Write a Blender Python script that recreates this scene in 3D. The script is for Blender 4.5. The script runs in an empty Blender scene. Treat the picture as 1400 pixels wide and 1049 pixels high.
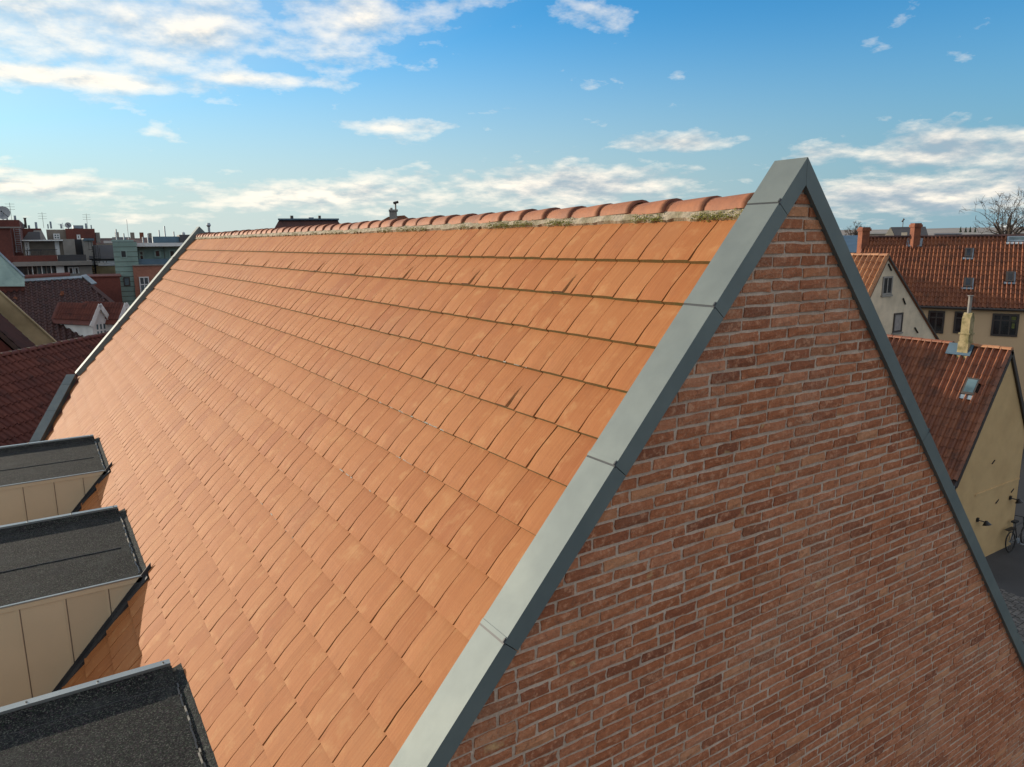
import bpy, math, random
from mathutils import Vector as V, Matrix
random.seed(7)
R = random.Random(11)
S = bpy.context.scene
COL = S.collection
H = 10.5                                   # apex of the near gable above the ground
# ---------------------------------------------------------------- camera
FPX, YAW, PITCH, ROLL = 997.62, .5747, .19191, -.00859
CAM = V((-3.5677, -2.5587, -.4342 + H))
fwd = V((math.sin(YAW)*math.cos(PITCH), math.cos(YAW)*math.cos(PITCH), -math.sin(PITCH)))
rgt0 = V((math.cos(YAW), -math.sin(YAW), 0)); up0 = rgt0.cross(fwd)
rgt = math.cos(ROLL)*rgt0 + math.sin(ROLL)*up0
upv = -math.sin(ROLL)*rgt0 + math.cos(ROLL)*up0
cd = bpy.data.cameras.new('camera'); cam = bpy.data.objects.new('camera', cd); COL.objects.link(cam)
cd.sensor_width = 36; cd.lens = FPX*36/1400; cd.clip_start = .05; cd.clip_end = 9000
m = Matrix((rgt, upv, -fwd)).transposed().to_4x4(); m.translation = CAM
cam.matrix_world = m; S.camera = cam
# ---------------------------------------------------------------- light
SUN = V((-.4995, .8498, .185)).normalized()          # towards the sun
sl = bpy.data.lights.new('sun', 'SUN'); sl.energy = 4.2; sl.angle = math.radians(.53); sl.color = (1, .86, .68)
so = bpy.data.objects.new('sun', sl); COL.objects.link(so); so.location = (-30, 40, 40)
so.rotation_euler = (-SUN).to_track_quat('-Z', 'Y').to_euler()
S.view_settings.view_transform = 'Standard'; S.view_settings.look = 'None'
S.view_settings.gamma = 1; S.view_settings.use_curve_mapping = False
S.view_settings.exposure = .45
SKY_STRENGTH = .10
def ray(x, y):
    return ((x-700)/FPX)*rgt - ((y-524.5)/FPX)*upv + fwd
def proj(p):
    d = p - CAM; z = d.dot(fwd)
    return (700+FPX*d.dot(rgt)/z, 524.5-FPX*d.dot(upv)/z, z)
def hit(x, y, p0, n):
    v = ray(x, y); return CAM + v*((p0-CAM).dot(n)/v.dot(n))
# ---------------------------------------------------------------- node helper
class NT:
    def __init__(s, tree): s.t = tree
    def n(s, typ, props=None, **ins):
        nd = s.t.nodes.new(typ)
        for k, v in (props or {}).items(): setattr(nd, k, v)
        for k, v in ins.items():
            k = int(k[1:]) if k[0] == '_' else k.replace('__', ' ')
            if isinstance(v, bpy.types.NodeSocket): s.t.links.new(v, nd.inputs[k])
            else: nd.inputs[k].default_value = v
        return nd
    def m(s, op, a, b=0., c=0.):
        return s.n('ShaderNodeMath', {'operation': op}, _0=a, _1=b, _2=c).outputs[0]
    def noise(s, vec, scale, detail=4., rough=.55):
        return s.n('ShaderNodeTexNoise', None, Vector=vec, Scale=scale, Detail=detail, Roughness=rough).outputs[0]
    def mr(s, v, a, b, c=0., d=1., smooth=True):
        return s.n('ShaderNodeMapRange', {'interpolation_type': 'SMOOTHSTEP' if smooth else 'LINEAR'}, _0=v, _1=a, _2=b, _3=c, _4=d).outputs[0]
    def mix(s, f, a, b, mode='MIX'):
        nd = s.n('ShaderNodeMix', {'data_type': 'RGBA', 'blend_type': mode})
        for i, v in ((0, f), (6, a), (7, b)):
            if isinstance(v, bpy.types.NodeSocket): s.t.links.new(v, nd.inputs[i])
            else: nd.inputs[i].default_value = v if i == 0 else (*v[:3], 1)
        return nd.outputs[2]
    def ramp(s, f, stops, const=False):
        nd = s.n('ShaderNodeValToRGB', None, _0=f); e = nd.color_ramp.elements
        if const: nd.color_ramp.interpolation = 'CONSTANT'
        while len(e) < len(stops): e.new(.5)
        for q, (p, c) in zip(e, stops): q.position = p; q.color = (*c, 1)
        return nd.outputs[0]
    def bump(s, h, strength, dist):
        return s.n('ShaderNodeBump', None, Height=h, Strength=strength, Distance=dist).outputs[0]
    def pos(s): return s.n('ShaderNodeNewGeometry').outputs['Position']
    def rnd(s):
        a = s.n('ShaderNodeAttribute', {'attribute_name': 'rnd'}).outputs['Fac']
        return s.m('FRACT', s.m('ADD', a, s.n('ShaderNodeObjectInfo').outputs['Random']))
def new_mat(name):
    mt = bpy.data.materials.new(name); mt.use_nodes = True
    t = mt.node_tree; b = t.nodes['Principled BSDF']; return mt, NT(t), b
def setb(nt, b, **k):
    for n, v in k.items():
        n = n.replace('__', ' ')
        if isinstance(v, bpy.types.NodeSocket): nt.t.links.new(v, b.inputs[n])
        else: b.inputs[n].default_value = (*v, 1) if isinstance(v, tuple) and len(v) == 3 else v
def plain(name, c, c2=None, sc=3., rough=.8, metal=0., bump=None, var=.0, lo=.35, hi=.7, fine=None):
    """base colour, second colour in noise patches, random brightness per object or piece"""
    mt, nt, b = new_mat(name); P = nt.pos()
    col = nt.mix(0., c, c)
    if c2: col = nt.mix(nt.mr(nt.noise(P, sc, 6.), lo, hi), c, c2)
    if fine: col = nt.mix(1., col, nt.ramp(nt.noise(P, fine[0], 3.), [(.25, (1-fine[1],)*3), (.75, (1+fine[1],)*3)]), 'MULTIPLY')
    if var:
        v = nt.m('MULTIPLY_ADD', nt.rnd(), 2*var, 1-var)
        col = nt.mix(1., col, nt.n('ShaderNodeCombineXYZ', None, _0=v, _1=v, _2=v).outputs[0], 'MULTIPLY')
    setb(nt, b, Base__Color=col, Roughness=rough, Metallic=metal)
    if bump: setb(nt, b, Normal=nt.bump(nt.noise(P, bump[0], 5.), bump[1], bump[2]))
    return mt
# ---------------------------------------------------------------- world
def build_world():
    w = bpy.data.worlds.new('World'); S.world = w; w.use_nodes = True
    nt = NT(w.node_tree); bg = w.node_tree.nodes['Background']
    sky = nt.n('ShaderNodeTexSky', {'sky_type': 'NISHITA', 'sun_disc': False, 'sun_elevation': math.asin(SUN.z),
               'sun_rotation': math.atan2(SUN.x, SUN.y), 'altitude': 50, 'air_density': 1.0, 'dust_density': .6, 'ozone_density': 2.5}).outputs[0]
    d = nt.n('ShaderNodeTexCoord').outputs['Generated']
    xyz = nt.n('ShaderNodeSeparateXYZ', None, _0=d).outputs
    el = nt.m('ARCSINE', xyz[2]); az = nt.m('SUBTRACT', nt.m('ARCTAN2', xyz[0], xyz[1]), YAW)
    az = nt.m('SUBTRACT', nt.m('FLOORED_MODULO', nt.m('ADD', az, math.pi), 2*math.pi), math.pi)
    # cloud patches: centre and size in photo pixels turned into azimuth and elevation
    def ae(x, y):
        v = ray(x, y).normalized(); return math.atan2(v.x, v.y)-YAW, math.asin(v.z)
    blobs = [(150, 38, 270, 66, .9), (430, 20, 190, 40, .62), (80, 104, 210, 15, .95), (350, 108, 95, 14, .85), (600, 5, 90, 20, .45), (560, 172, 110, 9, .5), (685, 153, 42, 11, .6),
             (70, 258, 170, 24, .74), (60, 300, 220, 10, .5), (335, 237, 70, 6, .4), (420, 266, 260, 22, .82), (760, 252, 230, 26, .95), (920, 195, 95, 15, .85), (690, 278, 300, 10, .5),
             (860, 18, 110, 26, .22), (1010, 50, 90, 18, .1), (1310, 205, 200, 36, 1.1), (1150, 208, 110, 18, .75), (1230, 265, 200, 34, 1.05), (1390, 245, 130, 48, 1.), (1340, 50, 160, 30, .12)]
    mask = None
    for x, y, sx, sy, a in blobs:
        ca, ce = ae(x, y); wa = abs(ae(x+sx, y)[0]-ca); we = abs(ae(x, y+sy)[1]-ce)
        g = nt.m('ADD', nt.m('POWER', nt.m('DIVIDE', nt.m('SUBTRACT', az, ca), wa), 2.), nt.m('POWER', nt.m('DIVIDE', nt.m('SUBTRACT', el, ce), we), 2.))
        g = nt.m('MULTIPLY', nt.m('EXPONENT', nt.m('MULTIPLY', g, -.8)), a)
        mask = g if mask is None else nt.m('MAXIMUM', mask, g)
    # out of view broken cloud goes on, thickened to brighten and whiten fill light
    far = nt.mr(nt.m('ABSOLUTE', az), .66, .95)
    up_ = nt.mr(el, .36, .55)
    rest = nt.m('MULTIPLY', nt.mr(nt.noise(d, 2.6, 2.), .36, .58), 1.05)
    mask = nt.m('MAXIMUM', mask, nt.m('MULTIPLY', nt.m('MAXIMUM', far, up_), rest))
    k = nt.m('ADD', nt.m('MAXIMUM', xyz[2], 0.), .24)
    def dens(dz):
        kk = nt.m('ADD', k, dz)
        c = nt.n('ShaderNodeCombineXYZ', None, _0=nt.m('DIVIDE', xyz[0], kk), _1=nt.m('DIVIDE', xyz[1], kk), _2=.3).outputs[0]
        big = nt.noise(c, 2.0, 3., .5); det = nt.noise(c, 6.5, 8., .6)
        return nt.m('ADD', nt.m('MULTIPLY', big, .45), nt.m('MULTIPLY', det, .55))
    n0, n1 = dens(0.), dens(.012)
    v = nt.m('SUBTRACT', nt.m('ADD', nt.m('MULTIPLY', mask, .56), nt.m('MULTIPLY', n0, 1.9)), 1.13)
    cover = nt.m('POWER', nt.mr(v, .0, .42, 0., 1., False), .8)
    lit = nt.m('ADD', nt.m('MULTIPLY', nt.m('SUBTRACT', n0, n1), 2.6), .52)
    thick = nt.mr(v, .15, .6)
    lowgrey = nt.m('MULTIPLY', nt.mr(az, -.25, .25), nt.mr(el, .26, .10))          # sun side clouds shine, the others show grey bases
    lit = nt.m('SUBTRACT', lit, nt.m('MULTIPLY', nt.m('MULTIPLY_ADD', thick, .6, .4), nt.m('MULTIPLY', lowgrey, .42)))
    cc = nt.mix(nt.mr(lit, .0, .75), (2.8, 3.5, 4.1), (8.8, 8.0, 6.8))
    tint = nt.mix(1., sky, (.43, 1.20, 1.62), 'MULTIPLY')
    sd = Vn = V((SUN.x, SUN.y, 0)).normalized()
    dot = nt.n('ShaderNodeVectorMath', {'operation': 'DOT_PRODUCT'}, _0=d, _1=tuple(sd)).outputs['Value']
    hor = nt.mix(nt.mr(dot, -.35, .9), (1.8, 3.05, 3.75), (4.8, 5.35, 5.2))
    tint = nt.mix(nt.m('MAXIMUM', nt.mr(el, .0, .30, .95, .0), nt.m('MULTIPLY', nt.mr(dot, .35, 1., 0., .62), nt.mr(el, .8, .25))), tint, hor)
    out = nt.mix(nt.m('MULTIPLY', cover, .93), tint, cc)
    nt.t.links.new(out, bg.inputs[0]); bg.inputs[1].default_value = SKY_STRENGTH
build_world()
# ---------------------------------------------------------------- mesh helper
MESH_N = [0]
class MB:
    def __init__(s): s.v = []; s.f = []; s.mi = []; s.a = []
    def poly(s, pts, mi=0, a=0.):
        b = len(s.v); s.v += [V(p) for p in pts]; s.f.append(tuple(range(b, b+len(pts)))); s.mi.append(mi); s.a.append(a); return s
    def raw(s, vs, fs, mi=0, a=0.):
        b = len(s.v); s.v += [V(p) for p in vs]
        for f in fs: s.f.append(tuple(b+i for i in f)); s.mi.append(mi); s.a.append(a)
        return s
    def prism(s, pts, ex, mi=0, a=0., cap=True):
        """closed outline pts pushed along the vector ex"""
        n = len(pts); ex = V(ex); p = [V(q) for q in pts]
        nrm = V((0, 0, 0))
        for i in range(n): nrm += p[i].cross(p[(i+1) % n])
        if nrm.dot(ex) > 0: p.reverse()
        vs = p + [q+ex for q in p]; fs = [(i+n, (i+1) % n+n, (i+1) % n, i)[::-1] if False else (i, i+n, (i+1) % n+n, (i+1) % n) for i in range(n)]
        if cap: fs += [tuple(range(n)), tuple(range(2*n-1, n-1, -1))]
        return s.raw(vs, fs, mi, a)
    def box(s, o, ax, ay, az, mi=0, a=0.):
        o, ax, ay, az = V(o), V(ax), V(ay), V(az)
        return s.prism([o, o+ax, o+ax+ay, o+ay], az, mi, a)
    def bx(s, x0, x1, y0, y1, z0, z1, mi=0, a=0.):
        return s.box((x0, y0, z0), (x1-x0, 0, 0), (0, y1-y0, 0), (0, 0, z1-z0), mi, a)
    def tube(s, p, q, r0, r1=None, n=8, mi=0, cap=True):
        p, q = V(p), V(q); r1 = r0 if r1 is None else r1
        d = (q-p).normalized(); u = d.orthogonal().normalized(); w = d.cross(u)
        c = [(math.cos(2*math.pi*i/n), math.sin(2*math.pi*i/n)) for i in range(n)]
        vs = [p+(u*x+w*y)*r0 for x, y in c]+[q+(u*x+w*y)*r1 for x, y in c]
        fs = [(i, (i+1) % n, (i+1) % n+n, i+n) for i in range(n)]
        if cap: fs += [tuple(range(n-1, -1, -1)), tuple(range(n, 2*n))]
        return s.raw(vs, fs, mi)
    def ring(s, c, ax, rad, r, n=20, k=6, mi=0):
        c, ax = V(c), V(ax).normalized(); u = ax.orthogonal().normalized(); w = ax.cross(u); vs = []; fs = []
        for i in range(n):
            t = 2*math.pi*i/n; e = u*math.cos(t)+w*math.sin(t)
            for j in range(k):
                q = 2*math.pi*j/k; vs.append(c+e*(rad+r*math.cos(q))+ax*r*math.sin(q))
        for i in range(n):
            for j in range(k): fs.append((i*k+j, ((i+1) % n)*k+j, ((i+1) % n)*k+(j+1) % k, i*k+(j+1) % k))
        return s.raw(vs, fs, mi)
    def mesh(s, mats, origin=V((0, 0, 0)), smooth=False):
        MESH_N[0] += 1
        me = bpy.data.meshes.new('mesh_%d' % MESH_N[0])
        me.from_pydata([tuple(p-origin) for p in s.v], [], s.f)
        for mt in (mats if isinstance(mats, (list, tuple)) else [mats]): me.materials.append(mt)
        me.polygons.foreach_set('material_index', s.mi)
        if any(s.a):
            at = me.attributes.new('rnd', 'FLOAT', 'FACE'); at.data.foreach_set('value', s.a)
        if smooth: me.polygons.foreach_set('use_smooth', [True]*len(me.polygons))
        me.update(); return me
    def build(s, name, mats, parent=None, smooth=False, kind=None, label=None):
        org = parent['_o'] if parent is not None else None
        o = bpy.data.objects.new(name, s.mesh(mats, V(org) if org is not None else V((0, 0, 0)), smooth))
        COL.objects.link(o)
        if parent is not None: o.parent = parent; o['_o'] = list(org)
        else: o['_o'] = [0, 0, 0]
        if kind: o['kind'] = kind
        if label: o['label'] = label
        return o
THINGS = []
def thing(name, loc, label, cat, group=None):
    o = bpy.data.objects.new(name, None); COL.objects.link(o); o.location = loc; o.empty_display_size = .2
    o['_o'] = list(loc); o['label'] = label; o['category'] = cat
    if group: o['group'] = group
    return o
def place(name, mesh, parent, mat, label=None):
    """an instance of shared mesh data at the world matrix mat under parent"""
    o = bpy.data.objects.new(name, mesh); COL.objects.link(o); o.parent = parent
    mm = mat.copy(); mm.translation = mat.translation - V(parent['_o']); o.matrix_local = mm
    if label: o['label'] = label
    return o
def frame_mat(o, x, y, z):
    mm = Matrix((V(x), V(y), V(z))).transposed().to_4x4(); mm.translation = V(o); return mm
# ---------------------------------------------------------------- the roof's own axes
ANG = .84563; CA, SA = math.cos(ANG), math.sin(ANG)
DL = V((-CA, 0, -SA)); NL = V((-SA, 0, CA)); DR = V((CA, 0, -SA)); NR = V((SA, 0, CA)); YV = V((0, 1, 0)); ZV = V((0, 0, 1))
APEX = V((0, 0, H)); DT = .118
def rp(s, y, h=0.): return APEX + DL*s + YV*y + NL*(h-DT)          # on the tile plane of the sunny slope
def cp(s, y, h=0.): return APEX + DL*s + YV*y + NL*h               # on the top of the copings
EXPO, S1, TW, J0 = .30143, .6565, .21387, .4881
YF, SK, KD = 17.08, 4.52, -1.93                                    # far gable, its corner and its skew below
def yend(s): return YF if s < SK else YF + KD*(s-SK)
# ---------------------------------------------------------------- materials
def tile_mat():
    mt, nt, b = new_mat('terracotta_tile'); P = nt.pos(); r = nt.rnd()
    sp = nt.n('ShaderNodeSeparateXYZ', None, _0=P).outputs
    s_ = nt.n('ShaderNodeVectorMath', {'operation': 'DOT_PRODUCT'}, _0=P, _1=tuple(DL)).outputs['Value']
    base = nt.ramp(r, [(0, (.338, .115, .034)), (.2, (.366, .132, .041)), (.45, (.382, .146, .048)), (.65, (.350, .122, .037)), (.82, (.398, .157, .054)), (.95, (.335, .112, .034)), (1, (.315, .102, .032))])
    st = nt.n('ShaderNodeCombineXYZ', None, _0=nt.m('MULTIPLY', s_, 1.6), _1=nt.m('MULTIPLY', sp[1], 95.), _2=nt.m('MULTIPLY', r, 37.)).outputs[0]
    streak = nt.noise(st, 1., 3., .6)
    col = nt.mix(nt.mr(streak, .4, .75, 0., .26), base, (.47, .235, .095))
    col = nt.mix(nt.mr(streak, .52, .28, 0., .2), col, (.22, .075, .030))
    bl = nt.noise(nt.n('ShaderNodeVectorMath', {'operation': 'ADD'}, _0=P, _1=nt.n('ShaderNodeCombineXYZ', None, _0=nt.m('MULTIPLY', r, 9.), _1=0., _2=0.).outputs[0]).outputs[0], 7., 5., .6)
    col = nt.mix(nt.mr(bl, .52, .74, 0., .5), col, (.48, .25, .10))
    col = nt.mix(nt.mr(bl, .46, .25, 0., .32), col, (.25, .095, .035))
    grime = nt.noise(P, .9, 4., .5)
    col = nt.mix(nt.mr(grime, .5, .8, 0., .3), col, (.30, .15, .08))
    setb(nt, b, Base__Color=col, Roughness=.76, Specular__IOR__Level=.22)
    hgt = nt.m('ADD', nt.m('MULTIPLY', streak, .5), nt.noise(P, 120., 3.))
    setb(nt, b, Normal=nt.bump(hgt, .22, .004))
    return mt
def brick_mat():
    mt, nt, b = new_mat('soft_red_brick'); P = nt.pos(); r = nt.rnd()
    base = nt.ramp(r, [(0, (.33, .102, .040)), (.14, (.43, .148, .062)), (.30, (.36, .112, .043)), (.44, (.49, .185, .090)), (.58, (.40, .130, .052)), (.70, (.28, .084, .036)), (.80, (.42, .14, .057)), (.90, (.54, .24, .115)), (.95, (.23, .070, .031)), (1, (.38, .123, .048))])
    off = nt.n('ShaderNodeVectorMath', {'operation': 'ADD'}, _0=P, _1=nt.n('ShaderNodeCombineXYZ', None, _0=nt.m('MULTIPLY', r, 5.), _1=nt.m('MULTIPLY', r, 3.), _2=0.).outputs[0]).outputs[0]
    n1 = nt.noise(off, 26., 6., .68); n2 = nt.noise(off, 6., 3., .5); n3 = nt.noise(P, 70., 4., .6)
    col = nt.mix(nt.mr(n1, .5, .66, 0., .65), base, (.62, .30, .17))
    col = nt.mix(nt.mr(n1, .47, .3, 0., .55), col, (.16, .062, .033))
    col = nt.mix(nt.mr(n2, .70, .78, 0., .6), col, (.60, .43, .20))
    col = nt.mix(nt.mr(n3, .58, .76, 0., .35), col, (.56, .36, .235))
    # lime bloom in broad patches over the wall
    col = nt.mix(nt.m('MULTIPLY', nt.mr(nt.noise(P, 1.1, 4.), .45, .7), nt.mr(n3, .35, .65, 0., .5)), col, (.54, .33, .215))
    setb(nt, b, Base__Color=col, Roughness=.92)
    setb(nt, b, Normal=nt.bump(nt.m('ADD', n1, nt.m('MULTIPLY', n3, .7)), .8, .010))
    return mt
def felt_mat():
    mt, nt, b = new_mat('mineral_felt'); P = nt.pos()
    g = nt.n('ShaderNodeTexWhiteNoise', {'noise_dimensions': '3D'}, Vector=nt.n('ShaderNodeVectorMath', {'operation': 'SNAP'}, _0=P, _1=(.006, .006, .006)).outputs[0]).outputs[0]
    gr = nt.n('ShaderNodeTexVoronoi', None, Vector=P, Scale=150.).outputs['Color']
    gv = nt.n('ShaderNodeSeparateColor', None, _0=gr).outputs
    col = nt.ramp(gv[0], [(0, (.006, .007, .008)), (.5, (.014, .016, .017)), (.78, (.032, .036, .034)), (.93, (.07, .075, .065)), (1, (.13, .14, .12))])
    col = nt.mix(nt.mr(gv[1], .8, 1., 0., .45), col, (.05, .085, .05))
    col = nt.mix(nt.mr(gv[2], .82, 1., 0., .4), col, (.10, .06, .085))
    big = nt.noise(P, 3.2, 6., .6)
    col = nt.mix(nt.mr(big, .5, .75, 0., .5), col, (.055, .062, .06))
    col = nt.mix(nt.mr(nt.noise(P, 1.4, 3.), .45, .25, 0., .6), col, (.018, .02, .024))
    setb(nt, b, Base__Color=col, Roughness=.9, Specular__IOR__Level=.15)
    setb(nt, b, Normal=nt.bump(nt.m('ADD', gv[0], nt.m('MULTIPLY', big, 3.)), .5, .006))
    return mt
def glass_mat(name, c, rough=.08):
    mt, nt, b = new_mat(name); P = nt.pos()
    setb(nt, b, Base__Color=nt.mix(nt.mr(nt.noise(P, 1.7, 2.), .35, .7), c, tuple(x*2.2+.004 for x in c)), Roughness=rough, Specular__IOR__Level=.6)
    setb(nt, b, Normal=nt.bump(nt.noise(P, 1.3, 2.), .05, .05)); return mt
def pantile_mat(name, c, c2, dark, rough=.55):
    mt, nt, b = new_mat(name); P = nt.pos(); r = nt.rnd()
    col = nt.mix(r, c, c2)
    col = nt.mix(nt.mr(nt.noise(P, 2.2, 5., .6), .48, .72, 0., .7), col, dark)
    col = nt.mix(nt.mr(nt.noise(P, 14., 4.), .55, .8, 0., .4), col, tuple(min(1, x*1.5) for x in c2))
    setb(nt, b, Base__Color=col, Roughness=rough); setb(nt, b, Normal=nt.bump(nt.noise(P, 30., 4.), .25, .01)); return mt
M = {}
M['tile'] = tile_mat(); M['brick'] = brick_mat(); M['felt'] = felt_mat()
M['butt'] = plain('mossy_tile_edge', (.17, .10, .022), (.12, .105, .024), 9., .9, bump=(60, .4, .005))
M['ridge'] = plain('ridge_clay', (.37, .135, .055), (.27, .10, .048), 4., .75, var=.12, bump=(50, .25, .005), fine=(30., .12))
M['rim'] = plain('ridge_clay_edge', (.27, .10, .06), (.16, .06, .04), 14., .85)
M['mortar'] = plain('wall_mortar', (.46, .335, .25), (.60, .46, .355), 5., .95, bump=(80, .6, .006), fine=(60., .18))
M['bed'] = plain('lime_bed', (.38, .32, .235), (.22, .185, .11), 9., .95, bump=(40, .7, .012), fine=(70., .25))
M['moss'] = plain('moss', (.19, .20, .03), (.27, .25, .06), 20., .95)
M['deck'] = plain('roof_deck', (.06, .035, .025), (.04, .025, .02), 4., .9)
M['zinc'] = plain('coping_metal', (.155, .185, .182), (.182, .212, .203), 2.2, .66, .45, bump=(1.6, .12, .03), fine=(9., .05), lo=.4, hi=.65)
M['zincdark'] = plain('coping_seam', (.05, .055, .06), None, rough=.6)
M['trim'] = plain('edge_trim_metal', (.36, .38, .37), (.30, .33, .33), 3., .42, .7, fine=(12., .06))
M['cheek'] = plain('cheek_panel_paint', (.57, .48, .33), (.52, .44, .30), 1.4, .55, var=.05)
M['bitumen'] = plain('bitumen_flashing', (.022, .023, .026), (.04, .041, .043), 6., .75, bump=(20, .5, .01))
M['bitline'] = plain('bitumen_bead', (.010, .010, .012), (.03, .03, .03), 30., .4)
M['dust'] = plain('pale_grit', (.35, .33, .28), (.2, .19, .16), 30., .9)
M['screw'] = plain('screw_steel', (.25, .24, .22), None, rough=.4, metal=.8)
M['render_yellow'] = plain('yellow_render', (.57, .38, .18), (.50, .325, .15), .8, .9, bump=(18, .25, .01), fine=(2.5, .06))
M['render_cream'] = plain('cream_render', (.70, .57, .41), (.52, .43, .31), .9, .9, bump=(12, .3, .01), fine=(3., .1))
M['render_tan'] = plain('tan_render', (.66, .46, .27), (.58, .41, .24), .5, .9, fine=(2., .05))
M['ochre'] = plain('ochre_render', (.46, .37, .21), (.24, .19, .10), .45, .92, fine=(2., .15))
M['pan_red'] = pantile_mat('red_pantile', (.19, .062, .029), (.28, .098, .041), (.075, .031, .018))
M['pan_warm'] = pantile_mat('warm_pantile', (.36, .155, .065), (.46, .22, .10), (.2, .08, .04))
M['pan_dark'] = pantile_mat('dark_pantile', (.052, .021, .018), (.075, .029, .023), (.028, .015, .014), .75)
M['pan_left'] = pantile_mat('wine_pantile', (.105, .028, .02), (.15, .042, .027), (.052, .018, .015), .75)
M['frame'] = plain('dark_window_frame', (.045, .035, .03), None, rough=.5)
M['white'] = plain('white_paint', (.72, .73, .72), (.6, .61, .6), 2., .6)
M['glass'] = glass_mat('window_glass', (.012, .014, .016))
M['glass_blue'] = glass_mat('pale_window_glass', (.05, .08, .09), .15)
M['lead'] = plain('lead_sheet', (.20, .25, .29), (.30, .36, .40), 3., .5, .5)
M['chim_brick'] = plain('chimney_brick', (.23, .08, .038), (.15, .052, .03), 3., .9, fine=(14., .2))
M['chim_yellow'] = plain('yellow_chimney_render', (.36, .29, .155), (.15, .135, .055), 5., .9, fine=(6., .15), bump=(15, .4, .02))
M['asphalt'] = plain('asphalt', (.055, .055, .057), (.04, .04, .042), .5, .9, fine=(40., .25))
M['cobble'] = plain('cobble_stone', (.13, .12, .11), (.09, .085, .08), 3., .85, var=.25, fine=(20., .2))
M['black'] = plain('black_metal', (.012, .012, .013), None, rough=.45)
M['rubber'] = plain('black_rubber', (.015, .015, .015), None, rough=.8)
M['concrete'] = plain('grey_concrete', (.27, .25, .225), (.20, .19, .175), .6, .9, fine=(3., .12))
M['boarding'] = plain('taupe_boarding', (.26, .22, .18), (.21, .18, .15), .6, .85, fine=(4., .1))
M['farbrick'] = plain('dull_red_brick', (.155, .047, .034), (.11, .036, .028), .7, .9, fine=(9., .2))
M['orangebrick'] = plain('orange_brick', (.34, .15, .10), (.27, .115, .075), .8, .9, fine=(9., .18))
M['copper'] = plain('green_copper_cladding', (.22, .32, .28), (.18, .27, .24), .7, .7, 0., fine=(3., .1))
M['verdigris'] = plain('pale_verdigris_roof', (.27, .37, .33), (.20, .29, .27), .9, .6, .2, fine=(4., .12))
M['slate'] = plain('dark_slate', (.045, .045, .05), (.06, .058, .062), 1.2, .7)
M['bluegrey'] = plain('blue_grey_sheet', (.09, .15, .20), (.07, .12, .16), 1., .5, .3)
M['dish'] = plain('dish_grey', (.34, .36, .37), (.28, .30, .31), 2., .5)
M['steel'] = plain('galvanised_steel', (.33, .37, .40), (.24, .27, .30), 4., .45, .6)
M['bark'] = plain('winter_bark', (.075, .055, .042), (.05, .038, .03), 3., .95)
M['fir'] = plain('far_conifer', (.035, .05, .03), (.02, .03, .02), 1., .95)
M['hill'] = plain('far_hills', (.20, .17, .145), (.28, .25, .22), .012, .95)
M['ground'] = plain('town_ground', (.10, .095, .09), (.07, .068, .065), .06, .95)
M['farroof'] = plain('far_roof', (.13, .07, .055), (.09, .06, .055), .5, .85, var=.3)
M['farwall'] = plain('far_wall', (.36, .30, .24), (.28, .24, .2), .4, .9, var=.25)
M['curtain'] = plain('curtain_cloth', (.30, .27, .25), (.24, .21, .2), 6., .9)
M['plantgreen'] = plain('house_plant', (.13, .14, .03), (.07, .08, .02), 9., .8)
# ---------------------------------------------------------------- ground and hills
def build_setting():
    g = MB()
    n = 28
    rad = [0, 15, 30, 60, 120, 250, 500, 1000, 2000, 4200]
    vs = [V((10, 10, 0))]; fs = []
    for ri, r in enumerate(rad[1:]):
        for i in range(n): vs.append(V((10+r*math.cos(2*math.pi*i/n), 10+r*math.sin(2*math.pi*i/n), 0)))
    for i in range(n): fs.append((0, 1+i, 1+(i+1) % n))
    for ri in range(len(rad)-2):
        for i in range(n): fs.append((1+ri*n+i, 1+(ri+1)*n+i, 1+(ri+1)*n+(i+1) % n, 1+ri*n+(i+1) % n))
    g.raw(vs, fs).build('ground', M['ground'], kind='structure')
    y = MB(); y.poly([(5.9, -30, .004), (60, -30, .004), (60, 7.6, .004), (5.9, 7.6, .004)]); y.build('yard', M['asphalt'], kind='structure')
    # a ring of low hills on the horizon
    h = MB(); n = 150; rr = random.Random(3); vs = []; fs = []
    ph = [rr.uniform(0, 6.3) for _ in range(6)]
    for i in range(n):
        t = 2*math.pi*i/n
        hh = 30+sum(math.sin(t*(k*3+2)+ph[k])*9/(k+1) for k in range(6))+rr.uniform(-1, 1)
        for r, z in ((1500, -2), (2000, hh*.55), (2600, hh*1.15), (3400, -2)): vs.append((10+r*math.cos(t), 10+r*math.sin(t), z))
    for i in range(n):
        j = (i+1) % n
        for k in range(3): fs.append((i*4+k, i*4+k+1, j*4+k+1, j*4+k))
    h.raw(vs, fs).build('hills', M['hill'], smooth=True, kind='structure')
build_setting()
# ================================================================ THE BRICK HOUSE
HOUSE = thing('brick_house', (0, 8.5, 0), 'tall brick gabled house with big sunlit orange flat tile roof and grey metal copings', 'house')
XE = 5.95; SE = XE/CA                                              # eaves
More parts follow.
